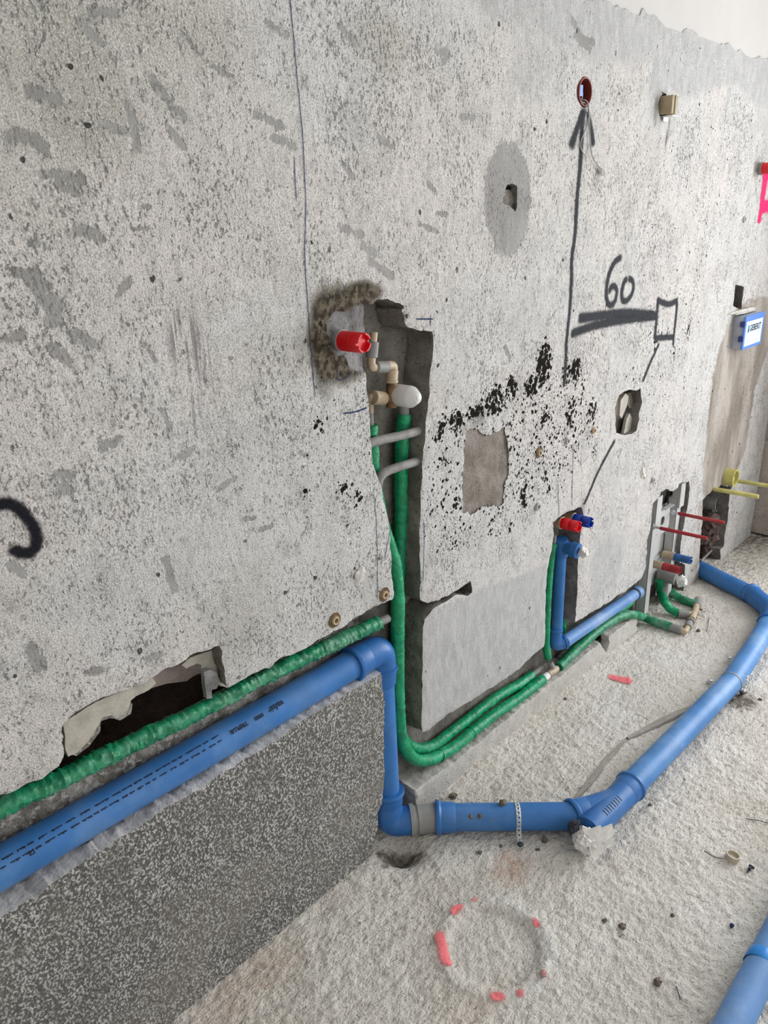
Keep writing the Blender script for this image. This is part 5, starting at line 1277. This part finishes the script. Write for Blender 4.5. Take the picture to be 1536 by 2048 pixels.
# ------------------------------------------------------------------ far niche: yellow plug, rods, rubble
yp = thing('outlet_plug', (3.5345, 0.02, 0.4536), 'yellow round outlet plug of the far cistern', 'plug')
yc = Vector((3.5403, 0.02, 0.4545))
obj('tube', lathe(yc, OUTW, [(0, 0.036), (0, 0.040), (0.065, 0.040), (0.065, 0.034), (0.030, 0.033), (0.030, 0.0005)], 32), M_yellow, yp)
obj('grip', lathe(yc + Vector((0, -0.028, -0.006)), OUTW, [(0, 0.012), (0.028, 0.011), (0.028, 0.0005)], 18), M_yellow, yp)
for q, lab in (((3.3985, 0, 0.4307), 'nearer yellow sleeved rod sticking out of the far wall'), ((3.676, 0, 0.3989), 'farther yellow sleeved rod sticking out of the far wall')):
    t = thing('mounting_rod', q, lab, 'rod', 'yellow rods')
    obj('sleeve', lathe(q, (0.02, -1, 0.02), [(0, 0.008), (0, 0.0098), (0.19, 0.0098), (0.192, 0.0085), (0.192, 0.005)], 16), M_yellow, t)
    obj('rod_core', lathe(Vector(q) + Vector((0, 0.05, -0.001)), (0.02, -1, 0.02), [(0, 0.005), (0.235, 0.005)], 12), M_zinc, t)
gp_ = thing('waste_pipe', (3.6976, 0.06, 0.2494), 'open grey waste pipe mouth deep in the far niche', 'pipe')
obj('mouth', lathe(Vector((3.6461, 0.045, 0.2831)) + Vector((0, 0.075, 0)), OUTW, [(0, 0.040), (0, 0.045), (0.07, 0.045), (0.07, 0.039), (0.01, 0.038), (0.01, 0.0005)], 30), M_conduit, gp_)
obj('bracket', box((3.6133, 0.06, 0.2531), 0.008, 0.010, 0.07), M_conduit, gp_, smooth=False)
R_ = random.Random(4)
RUB = [(3.5722, 0.075, 0.2101), (3.668, 0.075, 0.1652), (3.781, 0.075, 0.1197), (3.8386, 0.075, 0.1294), (3.5846, 0.075, 0.1489), (3.7013, 0.075, 0.1014), (3.822, 0.075, 0.0576), (3.6094, 0.075, 0.0881), (3.7025, 0.075, 0.0359), (3.8026, 0.075, 0.0139), (3.6135, 0.075, 0.0331), (3.6946, 0.075, -0.0217), (3.7928, 0.075, -0.0386), (3.6204, 0.075, -0.0316)] + [(3.5921, 0.055, 0.2192), (3.6757, 0.055, 0.1571), (3.6878, 0.055, 0.1), (3.6709, 0.055, 0.0517), (3.6166, 0.055, 0.1016), (3.5668, 0.055, 0.1803), (3.6747, 0.055, 0.1996), (3.63, 0.055, 0.1397)]
for k, q in enumerate(RUB):
    s = R_.uniform(0.024, 0.038)
    tag(obj('rubble_stone', lump(q, s * 1.2, s, s * 0.9, 100 + k, 0.5, 2), M_rubble, smooth=False), 'dark broken brick rubble piled in the far niche', 'rubble', 'rubble in the far niche')
tag(obj('batten', sweep([(3.3858, 0.01, 0.0769), (3.5273, 0.03, 0.0588), (3.6615, 0.05, 0.04)], 0.005, 6), M_conduit, smooth=False), 'thin grey strip lying in the far niche', 'strip')

# ------------------------------------------------------------------ blue cistern cover box
bx = thing('cistern_cover_box', (3.5033, 0, 1.0378), 'blue cistern cover box with white label reading GEBERIT', 'box')
B_TL = Vector((3.3786, -0.045, 1.194)); B_TR = Vector((3.609, -0.045, 1.1943)); B_BL = Vector((3.3723, -0.045, 1.0585)); 
bx0, bx1 = B_TL.x, B_TL.x + 0.225; bz1, bz0 = B_TL.z, B_BL.z - 0.002
obj('body', box(((bx0 + bx1) / 2 + 0.002, -0.015, (bz0 + bz1) / 2), bx1 - bx0 - 0.008, 0.056, bz1 - bz0 - 0.004, None, 0.003), M_boxside, bx)
obj('front_rim', merge(box((bx0 + 0.008, -0.046, (bz0 + bz1) / 2), 0.016, 0.006, bz1 - bz0), box((bx1 - 0.008, -0.046, (bz0 + bz1) / 2), 0.016, 0.006, bz1 - bz0), box(((bx0 + bx1) / 2, -0.046, bz1 - 0.013), bx1 - bx0 - 0.032, 0.006, 0.026), box(((bx0 + bx1) / 2, -0.046, bz0 + 0.006), bx1 - bx0 - 0.032, 0.006, 0.012)), M_boxblue, bx, 'blue front rim', smooth=False)
lb = obj('label', box(((bx0 + bx1) / 2, -0.0475, (bz0 + bz1) / 2 - 0.006), bx1 - bx0 - 0.030, 0.004, bz1 - bz0 - 0.036), M_boxlabel, bx, 'pale label panel', smooth=False)
V, Fc = text_verts('GEBERIT', 0.031, 0.0, 0.0008)
tw = max(v.x for v in V)
sxt = 0.135 / tw
obj('lettering', ([(bx0 + 0.058 + v.x * sxt, -0.0499, bz1 - 0.066 + v.y * 1.15) for v in V], Fc), M_black, lb, 'dark word GEBERIT', smooth=False)
obj('logo_block', box((bx0 + 0.044, -0.0497, bz1 - 0.054), 0.014, 0.001, 0.030), M_teal, lb, 'small teal block', smooth=False)
for (a, b, w_, h_) in ((0.045, 0.075, 0.008, 0.016), (0.16, 0.055, 0.03, 0.003), (0.175, 0.066, 0.003, 0.022), (0.05, 0.04, 0.025, 0.003), (0.13, 0.045, 0.022, 0.003), (0.16, 0.030, 0.008, 0.008), (0.06, 0.030, 0.02, 0.012)):
    obj('drawing_line', box((bx0 + a, -0.0497, bz0 + b), w_, 0.001, h_), M_faintprint, lb, smooth=False)
for zz in (bz0 + 0.045, bz0 + 0.105):
    obj('clip', box((bx0 - 0.001, -0.038, zz), 0.006, 0.018, 0.022), M_boxnavy, bx, 'dark blue clip', smooth=False)
obj('plaster_lip', lump(((bx0 + bx1) / 2 - 0.03, -0.004, bz1 + 0.012), 0.15, 0.020, 0.010, 31, 0.4, 3), M_palelump, bx, 'white filler along the top of the box')

# ------------------------------------------------------------------ electrical boxes
eb = thing('junction_box', (C_ELEC[0], 0.03, C_ELEC[1]), 'round red-brown junction box sunk in the wall above the arrow', 'box')
ec = Vector((C_ELEC[0], 0.0, C_ELEC[1]))
obj('rim', lathe(ec + Vector((0, 0.050, 0)), OUTW, [(0, 0.030), (0, 0.0345), (0.052, 0.0345), (0.052, 0.031), (0.004, 0.030), (0.004, 0.0005)], 32), M_terracotta, eb)
obj('inside', lathe(ec + Vector((0, 0.030, 0)), OUTW, [(0, 0.0295), (0.002, 0.0295), (0.002, 0.0005)], 28), M_rubbershade, eb, 'dark disc painting the shade inside the box')  # black disc makes the box interior look shaded
obj('blue_clip', box(ec + Vector((-0.017, 0.006, 0.002)), 0.014, 0.010, 0.026), M_boxblue, eb, 'blue clip inside the box', smooth=False)
obj('strap', sweep(catmull([ec + Vector(v) for v in ((-0.024, 0.016, 0.022), (-0.010, 0.012, 0.016), (0.004, 0.010, 0.0), (-0.002, 0.008, -0.016), (-0.014, 0.010, -0.020), (-0.008, 0.0, -0.026), (0.006, 0.004, -0.024))], 0.003), 0.0016, 8), M_cable, eb)
c1 = thing('cable', (2.0523, -0.004, 1.8762), 'thin grey cable hanging from the round junction box with a paper tag', 'cable', 'cables from the junction box')
obj('wire', sweep(catmull([ec + Vector((-0.004, 0.02, -0.016)), (2.0484, -0.006, 1.878), (2.067, -0.004, 1.8463), (2.0733, -0.004, 1.819), (2.0823, -0.005, 1.7791), (2.0926, -0.006, 1.7509), (2.119, -0.007, 1.7304), (2.1479, -0.008, 1.7159)], 0.004), 0.0017, 8), M_cable, c1)
tg = (2.1547, -0.008, 1.7097)
obj('paper_tag', prism([(tg[0] - 0.008, tg[2] + 0.010), (tg[0] + 0.004, tg[2] + 0.008), (tg[0] + 0.014, tg[2] - 0.002), (tg[0] + 0.006, tg[2] - 0.010), (tg[0] - 0.006, tg[2] - 0.010), (tg[0] - 0.012, tg[2] - 0.002)], -0.010, -0.008), M_conduit, c1, 'small torn paper tag', smooth=False)
tag(obj('cable', sweep(catmull([ec + Vector((0.004, 0.015, -0.018)), (2.0618, -0.004, 1.8651), (2.0675, -0.003, 1.8357), (2.048, -0.004, 1.8055), (2.0343, -0.004, 1.7866), (2.0311, -0.004, 1.7695), (2.0445, -0.005, 1.7553), (2.0631, -0.006, 1.7449)], 0.004), 0.0016, 8), M_cable), 'shorter curling grey cable end under the round junction box', 'cable', 'cables from the junction box')
sb = thing('switch_box', (C_BOX[0], 0.0, C_BOX[1]), 'beige box insert sticking out of a hole near the top right', 'box')
obj('body', box((C_BOX[0] - 0.004, -0.006, C_BOX[1]), 0.040, 0.060, 0.050, None, 0.002), M_cardboard, sb)
obj('ridge', box((C_BOX[0] - 0.004, -0.037, C_BOX[1]), 0.006, 0.004, 0.050), M_cardboard, sb, smooth=False)
obj('bracket', merge(box((C_BOX[0] + 0.010, -0.014, C_BOX[1] - 0.030), 0.040, 0.040, 0.003), box((C_BOX[0] + 0.004, -0.006, C_BOX[1] - 0.036), 0.030, 0.003, 0.014)), M_whitefilm, sb, 'white bracket under the box', smooth=False)
# folded conduit liner in the other hole
tag(obj('conduit_liner', prism([(2.4945, 0.8728), (2.5083, 0.9242), (2.528, 0.942), (2.5562, 0.9148), (2.5826, 0.8579)], 0.024, 0.034), M_shell, smooth=False), 'cream folded flap standing in the hole below the small square', 'flap')
tag(obj('conduit_liner', prism([(2.4216, 1.0086), (2.455, 1.0269), (2.4798, 1.0122), (2.4708, 0.9789), (2.4401, 0.9426), (2.4231, 0.9564)], 0.010, 0.020), M_shell, smooth=False), 'torn pale flap at the upper left of the hole below the small square', 'flap')
tag(obj('conduit_liner', prism([(2.5225, 1.0142), (2.5695, 1.0097), (2.5975, 0.9869), (2.5713, 0.9591), (2.5492, 0.9524), (2.5213, 0.979)], 0.034, 0.042), M_patch, smooth=False), 'brown flap at the top of the hole below the small square', 'flap')

# ------------------------------------------------------------------ wall plugs
def wall_plug(q, r, mat, seat, label, hole=True, group='wall plugs'):
    t = thing('wall_plug', q, label, 'wall plug', group)
    q = Vector(q)
    if seat is not None:
        obj('seat', lathe(q + Vector((0, 0.004, 0)), OUTW, [(0, r * 1.9), (0.006, r * 1.75), (0.0065, r * 0.9)], 9), seat, t, 'dark stained seat')
    obj('ring', lathe(q + Vector((0, 0.004, 0)), OUTW, [(0, r * 0.5), (0, r), (0.010, r), (0.0115, r * 0.9), (0.0115, r * 0.58), (0.002, r * 0.5)], 18), mat, t)
    if hole: obj('bore', lathe(q + Vector((0, 0.002, 0)), OUTW, [(0, r * 0.57), (0.002, r * 0.57), (0.002, 0.0003)], 14), M_rubbershade, t, 'dark disc painting the shade in the bore')  # dark disc stands in for the shade down the bore
wall_plug((1.2154, 0, 0.7481), 0.0105, M_tan, M_tandark, 'tan wall plug at the chase corner')
wall_plug((1.0489, 0, 0.7481), 0.0105, M_tan, M_tandark, 'tan wall plug above the end of the dusty green hose')
wall_plug((1.8939, 0, 0.9489), 0.0095, M_tan, M_tandark, 'yellowish wall plug right of the brown mortar patch')
wall_plug((2.2201, 0, 0.9473), 0.0100, M_tan, None, 'pale yellow wall plug left of the hole below the square')
wall_plug((1.899, 0, 0.7785), 0.0120, M_greyplug, None, 'pale grey wall plug below the brown mortar patch')
wall_plug((2.0537, 0, 0.9488), 0.0105, M_greyplug, None, 'grey wall plug among the black pits')
wall_plug((2.7231, 0, 0.6487), 0.0100, M_greyplug, None, 'small grey wall plug above the cistern frame')
wall_plug((3.3433, 0, 1.5681), 0.0125, M_greyplug, None, 'grey ring of a filled plug hole left of the pink stroke', False)
for q, s, lab in (((1.1333, 0, 0.8302), 0.016, 'pale lump of filler left of the chase corner'), ((2.6388, 0, 0.7057), 0.022, 'pale round lump of filler above the cistern frame'), ((2.5016, 0, 1.1929), 0.012, 'small brownish filled hole left of the sprayed square')):
    tag(obj('filler_lump', lump((q[0], 0.002, q[2]), s, 0.008, s * 1.25, int(s * 1e4), 0.5, 3), M_palelump), lab, 'filler')

# ------------------------------------------------------------------ pipe straps and screws
def strap(name, pts, width, axis, label, group, ring=0.0125):
    """perforated band through pts, holes every ring metres; axis: across direction"""
    P = catmull(pts, 0.003); ax = Vector(axis).normalized()
    S = [0.0]
    for a, b in zip(P[:-1], P[1:]): S.append(S[-1] + (b - a).length)
    def at(s):
        s = min(max(s, 0), S[-1] - 1e-6)
        k = max(0, int(np.searchsorted(S, s)) - 1); t = (s - S[k]) / (S[k + 1] - S[k])
        return P[k].lerp(P[k + 1], t)
    V = []; Fc = []
    n = int(S[-1] / ring)
    for m in range(n):
        c = (m + 0.5) * ring; q = len(V); K = 12
        for k in range(K):
            a = 2 * math.pi * k / K + math.pi / 4
            hx, hy = 0.0030 * math.cos(a), 0.0030 * math.sin(a)
            sc = 1 / max(abs(math.cos(a)), abs(math.sin(a)))
            ox, oy = ring / 2 * math.cos(a) * sc, width / 2 * math.sin(a) * sc
            V.append(at(c + hx) + ax * hy); V.append(at(c + ox) + ax * oy)
        for k in range(K):
            j = (k + 1) % K; Fc.append((q + 2 * k, q + 2 * k + 1, q + 2 * j + 1, q + 2 * j))
    t = thing(name, P[-1], label, 'strap', group)
    o = obj('band', (V, Fc), M_zinc, t)
    md = o.modifiers.new('thickness', 'SOLIDIFY'); md.thickness = 0.0010
    obj('screw', merge(lathe(P[-1] + Vector((0, 0, -0.004)), (0, 0, 1), [(0, 0.004), (0.006, 0.004), (0.006, 0.009), (0.009, 0.008), (0.011, 0.004), (0.011, 0.0004)], 12)), M_rubbershade, t, 'dark screw head')
    return t
SC = L0.lerp(L1, 0.585); sx_ = DL; sn = Vector((DL.y, -DL.x, 0))
if sn.y > 0: sn = -sn
arc = [SC + sn * (math.sin(a) * (R75 + 0.0012)) + Vector((0, 0, math.cos(a) * (R75 + 0.0012))) for a in np.linspace(-1.2, 1.75, 12)]
arc += [SC + sn * (R75 + 0.010) + Vector((0, 0, -0.026)), SC + sn * (R75 + 0.034) + Vector((0, 0, -0.032))]
strap('pipe_strap', arc, 0.013, sx_, 'perforated steel strap over the short floor pipe', 'pipe straps')
S2 = Vector((2.475, -0.443, 0.040))
arc = [S2 + Vector((0, -math.sin(a) * (R75 + 0.02), math.cos(a) * 0.03 - 0.01)) for a in np.linspace(0.9, 1.7, 5)]
strap('pipe_strap', [Vector((2.5652, -0.4759, 0.055)), Vector((2.5566, -0.4791, 0.04)), Vector((2.5508, -0.4789, 0.018)), Vector((2.531, -0.4807, 0.004))], 0.020, (0.7, -0.7, 0), 'white loose perforated strap end beside the long floor pipe', 'pipe straps')
for q, lab in (((2.5251, -0.3706, 0.006), 'shiny screw head left of the long floor pipe near the ring'), ((2.7221, -0.3663, 0.008), 'shiny dark bolt head tucked against the long floor pipe')):
    tag(obj('screw', lathe(q, (0, 0, 1), [(0, 0.004), (0.004, 0.004), (0.004, 0.010), (0.009, 0.009), (0.012, 0.005), (0.012, 0.0004)], 14), M_zinc), lab, 'screw', 'floor screws')

# ------------------------------------------------------------------ litter on the floor
def fz(p): return float(floor_h(np.array(p[0]), np.array(p[1])))
rp = (1.7502, -0.7263, 0)
rg = obj('plastic_ring', lathe((rp[0], rp[1], fz(rp) - 0.002), (0.15, -0.1, 1), [(0, 0.0150), (0, 0.0175), (0.017, 0.0175), (0.017, 0.0145), (0.008, 0.0135), (0.008, 0.0003)], 28), mat_plain('cream_ring_plastic', (0.52, 0.46, 0.36), 0.5, 0.3, 0.1, 30))
tag(rg, 'small cream plastic ring lying on the screed at right', 'ring')
cl = (1.7448, -0.7736, 0); zc_ = fz(cl)
tag(obj('plastic_clip', merge(box((cl[0], cl[1], zc_ + 0.005), 0.016, 0.006, 0.008, None, 0.001), box((cl[0] + 0.004, cl[1] - 0.002, zc_ + 0.006), 0.006, 0.014, 0.006, None, 0.001), box((cl[0] - 0.012, cl[1] + 0.001, zc_ + 0.004), 0.016, 0.003, 0.003)), M_rubbershade, smooth=False), 'small black cross-shaped clip beside the cream ring', 'clip')
bk = (1.5369, -0.8026, 0)
tag(obj('blue_scrap', crumple((bk[0], bk[1], fz(bk) + 0.003), 0.008, 41, (1.2, 0.8, 0.5)), mat_plain('dark_blue_scrap', (0.03, 0.05, 0.13), 0.8, 0.2, 0.2, 60), smooth=False), 'tiny dark blue lint scrap on the screed at right', 'scrap')
for pts, lab in (([(1.7229, -0.6634), (1.7212, -0.6929), (1.7306, -0.7089)], 'thin wire offcut left of the cream ring'), ([(1.2972, -0.7685), (1.2842, -0.7785), (1.2726, -0.7879)], 'short curled wire offcut near the bottom of the floor'), ([(1.9205, -0.7036), (1.9294, -0.7314), (1.9383, -0.7563)], 'straight thin wire offcut at the right edge of the floor'), ([(3.0134, -0.1797), (2.9471, -0.2011), (2.8912, -0.2186)], 'thin wire offcut near the beige floor fitting')):
    P = [(p[0], p[1], fz(p) + 0.004) for p in pts]
    tag(obj('wire_offcut', sweep(catmull(P, 0.004), 0.0011, 6), M_rubbershade), lab, 'wire', 'wire offcuts')
pb = (1.1308, -0.536, 0)
tag(obj('pink_stone', lump((pb[0], pb[1], fz(pb) + 0.004), 0.009, 0.008, 0.007, 77, 0.4, 2), mat_cement('pink_sprayed_stone', (0.62, 0.33, 0.33), (0.72, 0.45, 0.43), 0.8, 2.0), smooth=False), 'small stone dusted pink beside the chipped ring', 'stone')
crumbs = [(1.3199, -0.0335, 0), (1.358, -0.0536, 0), (1.4019, -0.068, 0), (1.416, -0.1056, 0), (1.4483, -0.0338, 0), (1.4564, -0.1218, 0), (1.4672, -0.1526, 0), (1.3816, -0.0198, 0), (1.4302, -0.0698, 0), (1.4597, -0.0945, 0), (1.3905, -0.2431, 0), (1.3316, -0.2159, 0), (1.9121, -0.3976, 0), (1.9455, -0.4189, 0), (2.2822, -0.4446, 0), (2.3475, -0.4479, 0), (2.7193, -0.4087, 0), (2.7909, -0.4389, 0), (2.8735, -0.191, 0), (3.0626, -0.1266, 0), (1.484, -0.3232, 0), (1.4399, -0.3271, 0), (1.6772, -0.4313, 0), (1.7973, -0.4791, 0), (2.5338, -0.5409, 0), (2.0985, -0.0275, 0), (1.356, -0.5684, 0), (1.3705, -0.6064, 0), (1.476, -0.6837, 0), (1.2831, -0.7327, 0)]
for k, q in enumerate(crumbs):
    s = (0.013 if k < 10 else 0.009) * rng.uniform(0.6, 1.15)
    tag(obj('mortar_crumb', lump((q[0], q[1], fz(q) + s * 0.35), s, s * 0.9, s * 0.7, 200 + k, 0.6, 2), M_crumb, smooth=False),
        *((('dark mortar crumb at the foot of the upstand', 'crumb', 'crumbs at the foot of the upstand') if k < 10 else ('dark mortar crumb on the screed beside a blue floor pipe', 'crumb', 'crumbs beside the floor pipes') if k in (10, 11, 12, 13, 14, 15, 16, 17, 20, 21, 24) else ('dark mortar crumb lying alone on the open screed', 'crumb', 'crumbs on the open screed'))))
q = SC - sx_ * 0.03
tag(obj('mortar_crumb', lump((q.x, q.y + 0.012, q.z + R75 + 0.004), 0.011, 0.011, 0.010, 300, 0.5, 2), M_crumb, smooth=False), 'dark mortar crumb sitting on the short floor pipe beside the strap', 'crumb')
for k, (t, du) in enumerate(((0.25, -0.018), (0.31, -0.012))):
    q = L0.lerp(L1, t) + sn * (R75 * 0.72) + Vector((0, 0, R75 * 0.70))
    tag(obj('mortar_crumb', lump(q, 0.006, 0.006, 0.006, 320 + k, 0.5, 2), M_crumb, smooth=False), 'little dark crumb stuck to the side of the short floor pipe', 'crumb', 'crumbs stuck to the pipe')
